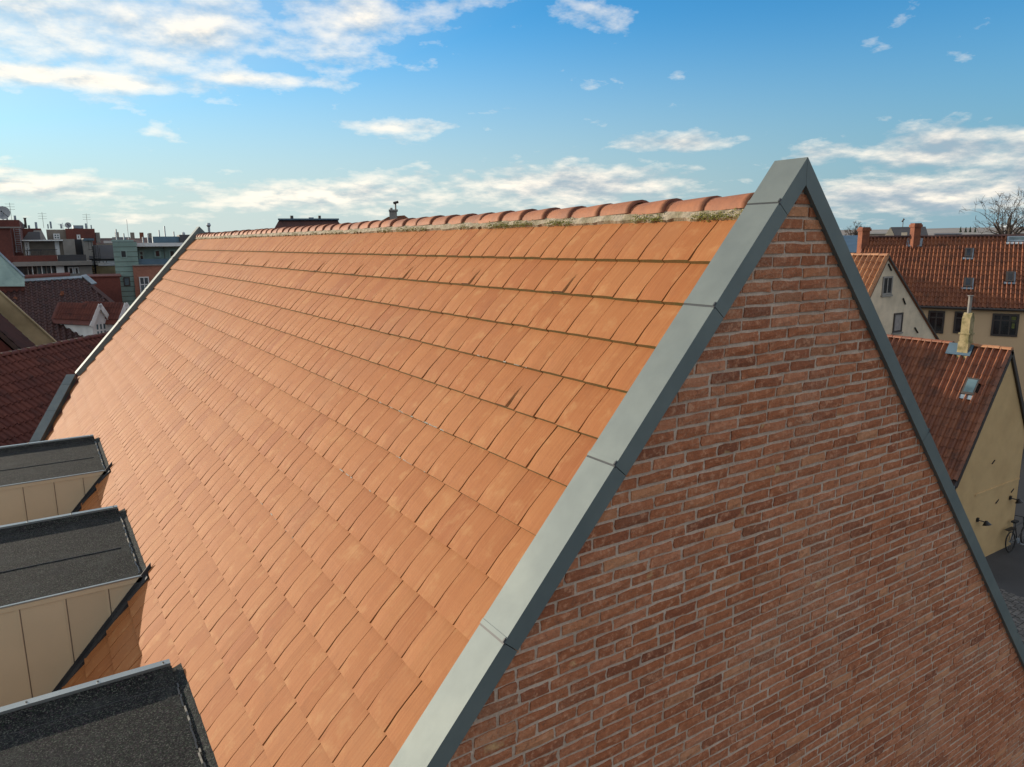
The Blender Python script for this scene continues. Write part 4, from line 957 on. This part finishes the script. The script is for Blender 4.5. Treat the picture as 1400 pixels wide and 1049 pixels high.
# ---------------------------------------------------------------- terrace building
def terrace_building():
    F = Fac(70, 62.); T = thing('terrace_block', F.o+F.uy*6, 'flat roofed block with a roof terrace, taupe boarding, long window band and brick penthouse', 'building')
    def part(n, mt, x0, y0, x1, y1, b0, b1, ground=False, label=None):
        mb = MB(); F.box(mb, x0, y0, x1, y1, b0, b1, 0, ground); return mb.build(n, M[mt], T, label=label)
    part('lower_wall', 'concrete', -60, 376, 127, 392, 0, 14, True)
    part('fascia', 'concrete', 16, 358.5, 126, 363.5, -.5, 6)
    part('band_wall', 'slate', 16, 363.6, 126, 376, .25, 6)
    for k in range(6): part('post', 'white' if k % 2 else 'concrete', 37.5+k*6.4, 364, 39+k*6.4, 376, -.05, .2)
    for k in range(7): F.window(31.5+k*6.4, 365, 37+k*6.4, 375.5, T, .22, 'frame', 'glass_blue' if k > 2 else 'glass', 0, 0, .05)
    part('pier', 'white', 77, 364, 88, 376, -.1, .4); part('pier', 'concrete', 109, 364, 126, 376, -.1, .4)
    F.window(93, 365, 101, 376, T, .2, 'white', 'glass', 0, 0, .1); F.window(101.5, 365, 108.5, 376, T, .2, 'white', 'glass', 0, 0, .1)
    part('terrace_floor', 'concrete', 18, 357.5, 126, 358.4, -.3, 9)
    part('terrace_parapet', 'farbrick', 18, 349.5, 78.5, 358, -.2, .1); part('terrace_parapet', 'slate', 78.8, 348.5, 118, 357.5, -.1, .1)
    rl = MB()
    for k in range(22): F.box(rl, 40+k*1.75, 341.5, 40.5+k*1.75, 349.5, -.1, -.05)
    F.box(rl, 40, 341, 78.5, 341.8, -.12, -.03); rl.build('railing', M['black'], T)
    part('boarded_wall', 'boarding', 29, 329.5, 88, 349.5, 4, 9); part('eave', 'white', 29, 328, 86, 329.6, 3.4, 9)
    bl = MB()
    for k in range(26): F.box(bl, 41+k*1.32, 330.5, 41.25+k*1.32, 349, 3.95, 4.01)
    bl.build('board_joint', M['boarding'], T, kind='stuff')
    F.window(34, 331, 40.5, 349, T, 4, 'white', 'glass', 0, .42, .13, nm='door'); part('door', 'white', 75.5, 330, 81.5, 348.5, 3.9, 4.1)
    part('stair_housing', 'concrete', 86.5, 327, 103, 349, 3.5, 8); part('chimney_stack', 'slate', 103.2, 327.5, 114, 349, 4.5, 8); part('lift_shaft', 'concrete', 114.5, 328, 128, 357, 2.4, 8); part('shaft_cap', 'bluegrey', 114, 326, 128.5, 329, 2.2, 8.2)  # slate block puts the shade of the gap beside the shaft into colour
    # brick tower at the left with ladder, brick and mansard penthouse behind
    part('brick_tower', 'farbrick', -60, 311.5, 17, 362, 1, 12); part('tower_side', 'farbrick', 17.2, 312.2, 30, 358, 3, 12); part('penthouse', 'farbrick', -60, 300.5, 26.5, 311.2, 3, 12); part('parapet_cap', 'concrete', -60, 310, 28, 312, .8, 1.6)
    part('upper_storey', 'farbrick', 30.2, 312.5, 57, 331, 9.2, 14); m1 = MB(); a0, a1, z0, z1 = F.rect(44, 313, 64, 331, 9); m1.prism([F.w(a0, z0, 8.4), F.w(a1, z0, 8.4), F.w(a1-.35, z1, 9.3), F.w(a0+.15, z1, 9.3)], F.uy*.5); m1.build('mansard', M['concrete'], T)
    m1 = MB(); a0, a1, z0, z1 = F.rect(29, 317, 55, 330, 8); m1.prism([F.w(a0, z0, 7.2), F.w(a1, z0, 7.2), F.w(a1, z1, 8.35), F.w(a0+.5, z1, 8.35)], F.uy*.2); m1.build('dark_slope', M['slate'], T)
    part('mansard_wall', 'boarding', 64, 314, 91, 330, 10, 16); part('penthouse', 'farbrick', 91.2, 312.8, 131, 345, 9.6, 16)
    F.window(73, 319.5, 82, 327.5, T, 9.95, 'white', 'glass_blue', 1, .5, .09); F.window(105, 321, 110, 327.5, T, 9.55, 'white', 'glass', 0, 0, .1)
    part('roof_plant', 'concrete', 131.3, 318, 137, 332, 10, 12)
    part('vent_unit', 'lead', 100, 308.2, 114, 312.4, 11, 13)
    # steel ladder on the tower
    lm = MB()
    for x in (20.5, 28): F.box(lm, x, 312, x+.7, 346, 2.6, 2.66)
    for k in range(13): F.box(lm, 21, 314+k*2.5, 28.2, 314.5+k*2.5, 2.6, 2.64)
    lm.build('ladder', M['steel'], T)
    # outside spiral stair
    sp = MB(); ctr = F.p(131, 372, 1.2); r = .42
    sp.tube(V((ctr.x, ctr.y, ctr.z-1.2)), V((ctr.x, ctr.y, ctr.z+1.9)), .05)
    for k in range(18):
        t = k*.5; e = F.ux*math.cos(t)+F.uy*math.sin(t); c = V((ctr.x, ctr.y, ctr.z-1.1+k*.16)); w_ = e.cross(ZV)
        sp.box(c-w_*.06, e*r, w_*.12, V((0, 0, .03))); sp.tube(c+e*r, c+e*r+V((0, 0, .8)), .015, n=4)
    sp.build('spiral_stair', M['rubber'], T)
    # things standing on the roofs
    def dish(x, y, rad, base_y, back, label, tilt=.25):
        c = F.p(x, y, back); b = F.p(x+.6, base_y, back); t = thing('satellite_dish', b, label, 'satellite dish')
        n = (-F.uy+ZV*tilt-F.ux*.15).normalized(); u = n.orthogonal().normalized(); w_ = n.cross(u); mb = MB(); vs = [c-n*rad*.22]; fs = []; K = 18
        for q, dep in ((.5, .165), (1., .0)):
            for i in range(K): a = 2*math.pi*i/K; vs.append(c+(u*math.cos(a)+w_*math.sin(a))*rad*q-n*rad*dep)
        for i in range(K): j = (i+1) % K; fs += [(0, 1+i, 1+j), (1+i, 1+K+i, 1+K+j, 1+j)]
        mb.raw(vs, fs); mb.build('reflector', M['dish'], t)
        mb = MB(); mb.tube(b, V((b.x, b.y, c.z)), .05, n=8); mb.tube(V((b.x, b.y, c.z)), c-n*rad*.2, .05, n=6); mb.build('mast', M['steel'], t)
        mb = MB(); mb.tube(c-w_*rad*.9*(-1 if w_.z < 0 else 1)*-1*-1, c+n*rad*.7, .018, n=4); mb.bx(*[v for i in range(3) for v in ((c+n*rad*.7)[i]-.05, (c+n*rad*.7)[i]+.05)]); mb.build('receiver', M['black'], t)
    dish(3.5, 291, .49, 300.5, 4., 'large grey satellite dish on the brick tower at the left edge')
    dish(93, 308, .24, 313, 10.5, 'small dark satellite dish on the brick penthouse roof')
    dish(30.5, 309.5, .22, 312.5, 10, 'little low satellite dish beside the flue pipe')
    c = F.p(35.6, 312, 10); t = thing('flue_pipe', c, 'tall dark flue pipe rising from the brick upper storey', 'pipe'); z = F.p(35.6, 299, 10).z
    mb = MB(); mb.tube(c, V((c.x, c.y, z)), .085, n=10); mb.build('pipe', M['frame'], t); mb = MB(); mb.tube(V((c.x, c.y, z)), V((c.x, c.y, z+.06)), .12, n=10); mb.build('cap', M['frame'], t)
    c = F.p(86.5, 313.8, 10.5); t = thing('aerial', c, 'thin white roof aerial left of the small dish', 'aerial'); mb = MB(); mb.tube(c, c+ZV*.55, .02, n=5); mb.build('mast', M['white'], t)
    mb = MB(); q = c+ZV*.42-F.ux*.35; mb.tube(q, q+F.ux*.7-ZV*.22, .014, n=4)
    for k in range(4): e = q+F.ux*(.1+k*.17)-ZV*(.03+k*.053); mb.tube(e-ZV*.1, e+ZV*.1, .009, n=4)
    mb.build('element', M['white'], t, kind='stuff')
    # table and chairs left out on the terrace
    q = F.p(47, 349, 2.2); t = thing('terrace_table', V((q.x, q.y, F.p(47, 357, 2.).z)), 'dark garden table on the roof terrace by the boarded wall', 'table')
    z0 = F.p(47, 357, 2.).z; zt = z0+.74; mb = MB(); mb.box(V((q.x, q.y, zt))-F.ux*.5-F.uy*.3, F.ux, F.uy*.6, V((0, 0, .05))); mb.build('top', M['frame'], t)
    for u in (-.42, .42):
        for v in (-.24, .24): mb = MB(); e = V((q.x, q.y, z0))+F.ux*u+F.uy*v; mb.tube(e, e+ZV*.74, .025, n=5); mb.build('leg', M['frame'], t)
    rr = random.Random(14); rv = MB()
    for x, b_ in ((40, 10.5), (50, 10), (66, 12), (70, 11.5), (84, 12), (118, 11), (125, 12), (10, 5), (21, 6)):
        y_ = 311.5 if x > 56 else (312 if x > 30 else 300.5); c = F.p(x, y_+1.2, b_); rv.tube(c, c+ZV*rr.uniform(.25, .7), rr.uniform(.035, .09), n=7)
    rv.build('roof_vent', M['lead'], T, kind='stuff')
    ra = MB()
    for x, y_, b_ in ((60, 312, 10), (120, 312.5, 12), (16, 300.5, 6)):
        c = F.p(x, y_, b_); ra.tube(c, c+ZV*1.25, .018, n=4)
        for q in range(3): ra.tube(c+ZV*(.75+q*.2)-F.ux*.3, c+ZV*(.75+q*.2)+F.ux*.3, .012, n=4)
    ra.build('aerial', M['frame'], T, kind='stuff')
terrace_building()
# ---------------------------------------------------------------- green clad tower and its neighbours
def green_block():
    F = Fac(190, 58.); T = thing('green_clad_block', F.o+F.uy*5, 'green copper clad apartment block with square tower and white roof edge', 'building')
    def part(n, mt, x0, y0, x1, y1, b0, b1, ground=False, par=None):
        mb = MB(); F.box(mb, x0, y0, x1, y1, b0, b1, 0, ground); return mb.build(n, M[mt], par or T)
    tw = part('tower', 'slate', 154.5, 330.5, 187, 345, 0, 6, True)
    a0, a1, z0, z1 = F.rect(154.5, 330.5, 187, 345)
    k = 0; z = z1
    while z > z1-7: mb = MB(); F.solid(mb, a0-.01, a1+.01, z-.34, z-.035, -.03, .0); mb.build('cladding_panel', M['copper'], tw); z -= .34
    part('tower_cap', 'verdigris', 152, 328, 182, 330.6, .5, 6)
    F.window(164.5, 342, 173.5, 353, T, -.02, 'verdigris', 'glass', 0, 0, .07); F.window(169, 379, 178, 391, T, -.02, 'frame', 'glass_blue', 0, 0, .07)
    part('set_back_wall', 'copper', 187.2, 336, 300, 364, 1.6, 8); part('roof_edge', 'white', 186, 332, 300, 336.8, .6, 9)
    F.window(190, 342.5, 197.5, 361, T, 1.55, 'verdigris', 'glass', 0, .35, .1, nm='balcony_door'); F.window(211, 341.5, 220, 352.5, T, 1.55, 'verdigris', 'glass', 0, 0, .1); F.window(231, 341.5, 240, 352.5, T, 1.55, 'verdigris', 'glass', 0, 0, .1)
    part('downpipe', 'frame', 224.6, 337, 225.3, 362, 1.45, 1.55)
    part('balcony_rail', 'bluegrey', 189, 353.5, 300, 362, .3, .36)
    br = part('brick_front', 'orangebrick', 182, 362.2, 300, 380, -.15, 1.5, True); part('brick_cap', 'concrete', 181, 361.3, 300, 362.6, -.25, 1.6)
    F.window(191, 378.5, 204.5, 402, T, -.17, 'white', 'glass_blue', 1, .45, .07)
    part('roof_cabin', 'bluegrey', 209, 323.5, 245, 332, 3.5, 7); part('roof_cabin', 'slate', 245.5, 321, 262, 332, 3.2, 7)
    rv = MB()
    for x, y_, h_ in ((160, 328, .8), (170, 328, .5), (176, 328, 1.5), (196, 332, .45), (203, 332, .7), (218, 323.5, .5), (226, 323.5, .8), (238, 323.5, .4)):
        c = F.p(x, y_+.6, 4); rv.tube(c, c+ZV*h_, .05 if h_ < 1 else .02, n=6)
    rv.build('roof_vent', M['steel'], T, kind='stuff')
    mb = MB(); c = F.p(251, 321.5, 5); mb.ring(c-ZV*.2, F.ux, .33, .12, 14, 6); mb.build('cable_reel', M['dish'], T)
green_block()
def low_block():
    F = Fac(140, 54.); T = thing('red_wall_block', F.o+F.uy*3, 'plain low red brick block between the hip roof and the green tower', 'building')
    mb = MB(); F.box(mb, 112, 378.5, 166, 420, 0, 4, 0, True); mb.build('wall', M['farbrick'], T); mb = MB(); F.box(mb, 112, 377.6, 166, 379, -.08, 4.1); mb.build('coping', M['farbrick'], T)
    F = Fac(145, 64.); T = thing('dark_roof_house', F.o+F.uy*3, 'small house with dark slate roof, white upper wall and ochre wall below', 'house')
    mb = MB(); F.box(mb, 122, 363.6, 159, 385, 0, 5, 0, True); mb.build('wall', M['ochre'], T); mb = MB(); F.box(mb, 123, 353.5, 157, 362, .2, 5); mb.build('upper_wall', M['white'], T); mb = MB(); F.box(mb, 134, 362, 158, 363.6, -.1, 5); mb.build('cornice', M['white'], T)
    a0, a1, z0, z1 = F.rect(121, 335, 156, 354); mb = MB(); mb.prism([F.w(a0, z0, -.05), F.w(a1, z0, -.05), F.w(a1, z1, 2.2), F.w(a0, z1, 2.2)], F.uy*.2-V((0, 0, .15))); mb.build('roof', M['slate'], T)
    F.window(139.5, 356, 142.5, 360, T, .2, 'white', 'glass', 0, 0, .05); F.window(144, 356, 147, 360, T, .2, 'white', 'glass', 0, 0, .05)
    F = Fac(0, 50.); T = thing('copper_roof_house', F.o+F.uy*2, 'house with pale verdigris copper roof at the left edge', 'house')
    pts = [(-60, 290), (0, 347), (34, 379), (34, 392), (-60, 392)]; q = [F.az(x, y) for x, y in pts]
    D = V((0, 0, 0)); mb = MB(); mb.prism([F.w(q[0][0], q[0][1], 3.4), F.w(q[1][0], q[1][1], 1.9), F.w(q[2][0], q[2][1], .8), F.w(q[3][0], q[3][1], .3), F.w(q[4][0], q[4][1], .3)], F.uy*.2); mb.build('roof', M['verdigris'], T)
    mb = MB(); mb.tube(F.w(q[0][0], q[0][1], 3.4), F.w(q[1][0], q[1][1], 1.85), .06, n=6); mb.tube(F.w(q[1][0], q[1][1], 1.85), F.w(q[2][0], q[2][1], .75), .06, n=6); mb.build('roll_edge', M['lead'], T)
    mb = MB(); F.solid(mb, q[0][0], q[3][0], 0, q[3][1], .5, 6); mb.build('wall', M['farbrick'], T)
low_block()
# ---------------------------------------------------------------- roofs behind our ridge, skyline
def behind():
    F = Fac(420, 31.); T = thing('dark_mansard_house', F.o+F.uy*4, 'house with dark red mansard roof and teal flat edge showing over the ridge', 'house')
    a0, a1, z0, z1 = F.rect(372, 300.5, 470, 318); b0, b1 = F.rect(381, 300.5, 462.5, 310)[:2]
    mb = MB(); mb.prism([F.w(a0-.6, z0-1, -.9), F.w(a1+.6, z0-1, -.9), F.w(b1, z1, .6), F.w(b0, z1, .6)], F.uy*2.4); mb.build('roof', M['pan_dark'], T); mb = MB(); F.box(mb, 380, 298.8, 463.5, 301, .5, 2.9); mb.build('roof_edge', M['bluegrey'], T)
    mb = MB(); F.solid(mb, a0-.6, a1+.6, 0, z0-1, -.8, 1.4); mb.build('wall', M['farbrick'], T)
    mb = MB(); mb.prism([(6.6, 29.2, 8.6), (9.7, 29.2, 8.6), (9.7, 29.2, 10.75), (8.75, 29.2, 10.75), (8.3, 29.2, 9.75), (6.6, 29.2, 9.75)], (0, 1.4, 0)); mb.build('shade_wing_roof', M['pan_dark'], T); mb = MB(); mb.bx(6.8, 9.5, 29.3, 30.5, 0, 8.6); mb.build('shade_wing_wall', M['farbrick'], T)  # unseen wing, added and profiled to shade the lower yellow house roof
    for x, y, w_ in ((399, 295, .07), (437, 295, .06)):
        c = F.p(x, 299.5, 2); mb = MB(); mb.tube(c, V((c.x, c.y, F.p(x, y, 2).z)), w_, n=8); mb.build('vent_pipe', M['frame'], T)
    mb = MB(); F.box(mb, 422, 297.3, 429, 299.4, 2, 3); mb.build('roof_hatch', M['lead'], T)
    F = Fac(540, 35.); T = thing('red_roof_house', F.o+F.uy*3, 'red roofed house with pale chimney and cowl just over the ridge tiles', 'house')
    q = [F.az(x, y, 1.) for x, y in ((512, 307), (531, 296.5), (553, 294.5), (562, 301), (562, 312), (512, 315))]
    mb = MB(); mb.prism([F.w(a, z, 1.) for a, z in q], F.uy*2); mb.build('roof', M['pan_red'], T); mb = MB(); F.solid(mb, q[0][0], q[4][0], 0, q[5][1], 1.1, 2.9); mb.build('wall', M['farbrick'], T)
    mb = MB(); F.box(mb, 532.5, 288, 543, 308, .4, .85); F.box(mb, 531.5, 286.5, 544, 289, .35, .9); ch = mb.build('chimney', M['concrete'], T)
    mb = MB(); c = F.p(541, 287, .6); mb.tube(c, c+ZV*.3, .035, n=6); mb.tube(c+ZV*.3-F.ux*.1, c+ZV*.36+F.ux*.14, .06, n=6); mb.build('cowl', M['frame'], ch)
    mb = MB(); c = F.p(535, 287, .6); mb.tube(c, c+ZV*.09, .06, n=6); mb.build('chimney_pot', M['concrete'], ch)
    F = Fac(287, 27.); q = F.p(286, 318, 0); T = thing('vent_cowl_house', F.o+F.uy*2, 'flat roof behind the far ridge end carrying a round topped vent pipe', 'building')
    mb = MB(); F.box(mb, 280, 317.6, 294, 322, -.2, .6); F.box(mb, 276, 320, 298, 330, -.4, 3, 0, True); mb.build('wall', M['farbrick'], T)
    mb = MB(); mb.tube(q, V((q.x, q.y, F.p(286, 310, 0).z)), .04, n=10); mb.tube(V((q.x, q.y, F.p(286, 310.5, 0).z)), V((q.x, q.y, F.p(286, 308.2, 0).z)), .045, .075, n=10); mb.tube(V((q.x, q.y, F.p(286, 308.2, 0).z)), V((q.x, q.y, F.p(286, 305, 0).z)), .075, .05, n=10); mb.build('vent_pipe', M['steel'], T)
behind()
def shade_row_house():  # unseen row added behind the ridge to cast shade on the right hand houses
    T = thing('shade_row_house', (21, 30, 0), 'unseen red roofed row house added behind the tall gabled house to shade the right hand houses', 'house')
    w = MB(); w.bx(11.6, 33, 29.6, 37.6, 0, 7.6); w.build('wall', M['farbrick'], T)
    for x0, x1, z in ((11.4, 21.5, 10.9), (21.52, 33.2, 11.5)):
        r = MB(); r.prism([(x0, 29.2, 7.4), (x0, 38., 7.4), (x0, 33.6, z)], (x1-x0, 0, 0)); r.build('roof', M['pan_red'], T)
shade_row_house()
def skyline():
    rr = random.Random(77)
    def house(px, top, wpx, dist, wallm, roofm, label, dep=9., hr=.35, chim=0, cat='house'):
        F = Fac(px, dist); a0, a1, z0, z1 = F.rect(px-wpx/2, top, px+wpx/2, top+6); T = thing('far_house', F.o, label, cat, None)
        hrise = min((a1-a0)*hr, 3.); mb = MB(); F.solid(mb, a0, a1, 0, z1-hrise, 0, dep); mb.build('wall', M[wallm], T)
        mb = MB(); mb.prism([F.w(a0-.2, z1-hrise, -.3), F.w(a0-.2, z1-hrise, dep+.3), F.w(a0-.2, z1, dep/2)], F.ux*(a1-a0+.4)); mb.build('roof', M[roofm], T)
        for k in range(chim):
            a = a0+(a1-a0)*(.25+.5*k); mb = MB(); F.solid(mb, a-.3, a+.3, z1-.7, z1+.9, dep/2-.3, dep/2+.3); mb.build('chimney', M['chim_brick' if (k+int(px)) % 2 else 'farwall'], T)
        return F, T
    house(166, 324, 22, 150, 'farwall', 'slate', 'far dark roofed house with pale chimney beyond the green tower', chim=1)
    house(188, 325.5, 26, 130, 'farwall', 'farroof', 'far red roofed house with twin chimneys left of the rooftop cabins', chim=2)
    house(214, 324.5, 34, 170, 'farwall', 'slate', 'far long dark roof above the white roof edge', chim=1)
    house(245, 325, 30, 150, 'farwall', 'farroof', 'far reddish roof just left of the far gable tip', chim=0)
    house(143, 325.5, 26, 210, 'farwall', 'farroof', 'far pale house in the gap right of the brick penthouse', chim=0)
    house(150, 329, 12, 110, 'farwall', 'slate', 'small far house with dark roof over the slate roofed house')
    house(-20, 322, 50, 190, 'farwall', 'farroof', 'far roof beyond the left edge of the terrace block')
    # far side, right of the gable
    F = Fac(1161, 70.); T = thing('blue_roof_hall', F.o, 'hall with blue grey sheet roof right of the gable coping', 'building')
    a0, a1, z0, z1 = F.rect(1140, 321.5, 1180, 345); mb = MB(); mb.prism([F.w(a0, z0, 0), F.w(a1, z0, 0), F.w(a1, z1, 6), F.w(a0, z1, 6)], V((0, 0, -.2))); mb.build('roof', M['bluegrey'], T); mb = MB(); F.solid(mb, a0, a1, 0, z0-.1, .1, 8); mb.build('wall', M['farwall'], T)
    F = Fac(1240, 95.); T = thing('slate_gable_house', F.o+F.uy*4, 'house with dark slate roof and peach gable behind the brick chimney', 'house')
    g = [F.az(x, y) for x, y in ((1208, 330), (1218, 310.5), (1223, 324), (1223, 335))]; r0 = F.az(1266, 310.5)[0]; r1 = F.az(1271, 326)
    a0 = F.az(1206, 325)[0]; a1 = F.az(1221.5, 325)[0]; zt = F.az(1218, 310.5)[1]; zb = F.az(1218, 328)[1]; am = F.az(1217.5, 310)[0]
    mb = MB(); mb.prism([F.w(a0, zb, 0), F.w(a1+.3, zb, 0), F.w(am, zt, 0)], F.uy*.3); F.solid(mb, a0, r1[0], 0, zb, .05, 6); mb.build('wall', M['render_cream'], T)
    mb = MB(); mb.prism([F.w(a1+.35, zb, -.1), F.w(r1[0], zb, -.1), F.w(r0, zt+.02, 2.4), F.w(am, zt+.02, 2.4)], F.uy*.25); mb.prism([F.w(am, zt, 2.4), F.w(r0, zt, 2.4), F.w(r0, zb, 5.5), F.w(am, zb, 5.5)], F.uy*.2); mb.build('roof', M['slate'], T)
    mb = MB(); c = F.p(1234, 312, 2.4); mb.tube(c, c+ZV*1.1, .04, n=5); mb.tube(c+ZV*.7-F.ux*.12, c+ZV*1.05+F.ux*.1, .09, n=5); mb.build('aerial_mast', M['frame'], T)
    mb = MB(); F.box(mb, 1232, 318, 1240, 327, -.4, .4); mb.build('dormer', M['render_cream'], T)
    for i, (x, t, w_, d, lab) in enumerate(((1345, 317.5, 70, 240, 'long far shed with pale roof left of the bare tree'), (1296, 319, 36, 180, 'far low grey roof right of the second chimney'), (1392, 317.5, 40, 200, 'far pale roof behind the bare tree'), (1195, 318, 40, 210, 'far pale roof between chimney and peach gable'))):
        house(x, t, w_, d, 'farwall', 'concrete' if i != 1 else 'slate', lab, hr=.05, cat='shed')
skyline()
# ---------------------------------------------------------------- trees
def bare_tree(px, base_y, top_y, dist, seed, label, spread=1., name='bare_tree'):
    v = ray(px, base_y); v = V((v.x, v.y, 0)).normalized(); b = V((CAM.x, CAM.y, 0))+v*dist
    u = rgt0; top = hit(px, top_y, b, V((v.x, v.y, 0))).z; rr = random.Random(seed)
    T = thing(name, b, label, 'tree'); tr = MB(); cr = MB()
    fork = CAM.z+(top-CAM.z)*(-.12)
    tr.tube(b, V((b.x, b.y, fork*.6)), .38, .30, n=8); tr.tube(V((b.x, b.y, fork*.6)), V((b.x, b.y, fork)), .30, .24, n=8)
    tr.build('trunk', M['bark'], T)
    def grow(p, d, ln, r, lev):
        n = 3; q = p
        for i in range(n):
            d = (d+V((rr.gauss(0, .16), rr.gauss(0, .16), rr.gauss(.02, .10)))).normalized(); e = q+d*ln/n; r2 = r*(1-.22)
            cr.tube(q, e, r, r2, n=4 if lev > 1 else 6, cap=False)
            if lev < 6 and i > 0 or lev in (1, 2, 3):
                for _ in range(1 if lev < 4 else 2):
                    if rr.random() < .85:
                        a = d.orthogonal().normalized(); a = Matrix.Rotation(rr.uniform(0, 6.28), 3, d) @ a
                        nd = (d*rr.uniform(.5, .9)+a*rr.uniform(.6, 1.0)+V((0, 0, .15))).normalized()
                        if lev < 5: grow(e, nd, ln*rr.uniform(.58, .78), max(r2*.6, .02), lev+1)
            q = e; r = r2
    hgt = top-fork
    for k in range(8):
        a = 2*math.pi*k/8+rr.uniform(-.4, .4); t = rr.uniform(.3, 1.0)*spread
        grow(V((b.x, b.y, fork-rr.uniform(0, .8))), V((math.cos(a)*t, math.sin(a)*t, 1.)).normalized(), hgt*rr.uniform(.6, .75), .17, 1)
    cr.build('crown', M['bark'], T)
bare_tree(1376, 322, 280, 95., 5, 'tall bare winter tree rising behind the long pantile roof', .85)
bare_tree(1412, 322, 292, 100., 9, 'bare winter tree cut by the right edge of the picture', 1.0)
bare_tree(1168, 322, 310, 120., 3, 'small twiggy tree beside the left chimney of the long house', .35)
def firs():
    rr = random.Random(5)
    for i, (x, tp) in enumerate(((1313, 312), (1320, 312.5), (1326, 312), (1333, 313))):
        v = ray(x, 318); v = V((v.x, v.y, 0)).normalized(); d = 520; b = V((CAM.x, CAM.y, 0))+v*d
        zt = hit(x, tp, b, v).z; T = thing('conifer', b, ('leftmost', 'second from left', 'third from left', 'rightmost')[i]+' of the four tiny conifers on the horizon', 'tree', 'conifers on the horizon')
        mb = MB(); mb.tube(b, V((b.x, b.y, zt-3)), .3, .2, n=6); mb.build('trunk', M['bark'], T); mb = MB()
        for k in range(6):
            z = zt-7+k*1.2; mb.tube(V((b.x+rr.gauss(0, .2), b.y, z)), V((b.x, b.y, z+1.9)), 1.9-.28*k, .12, n=7)
        mb.build('crown', M['fir'], T)
firs()
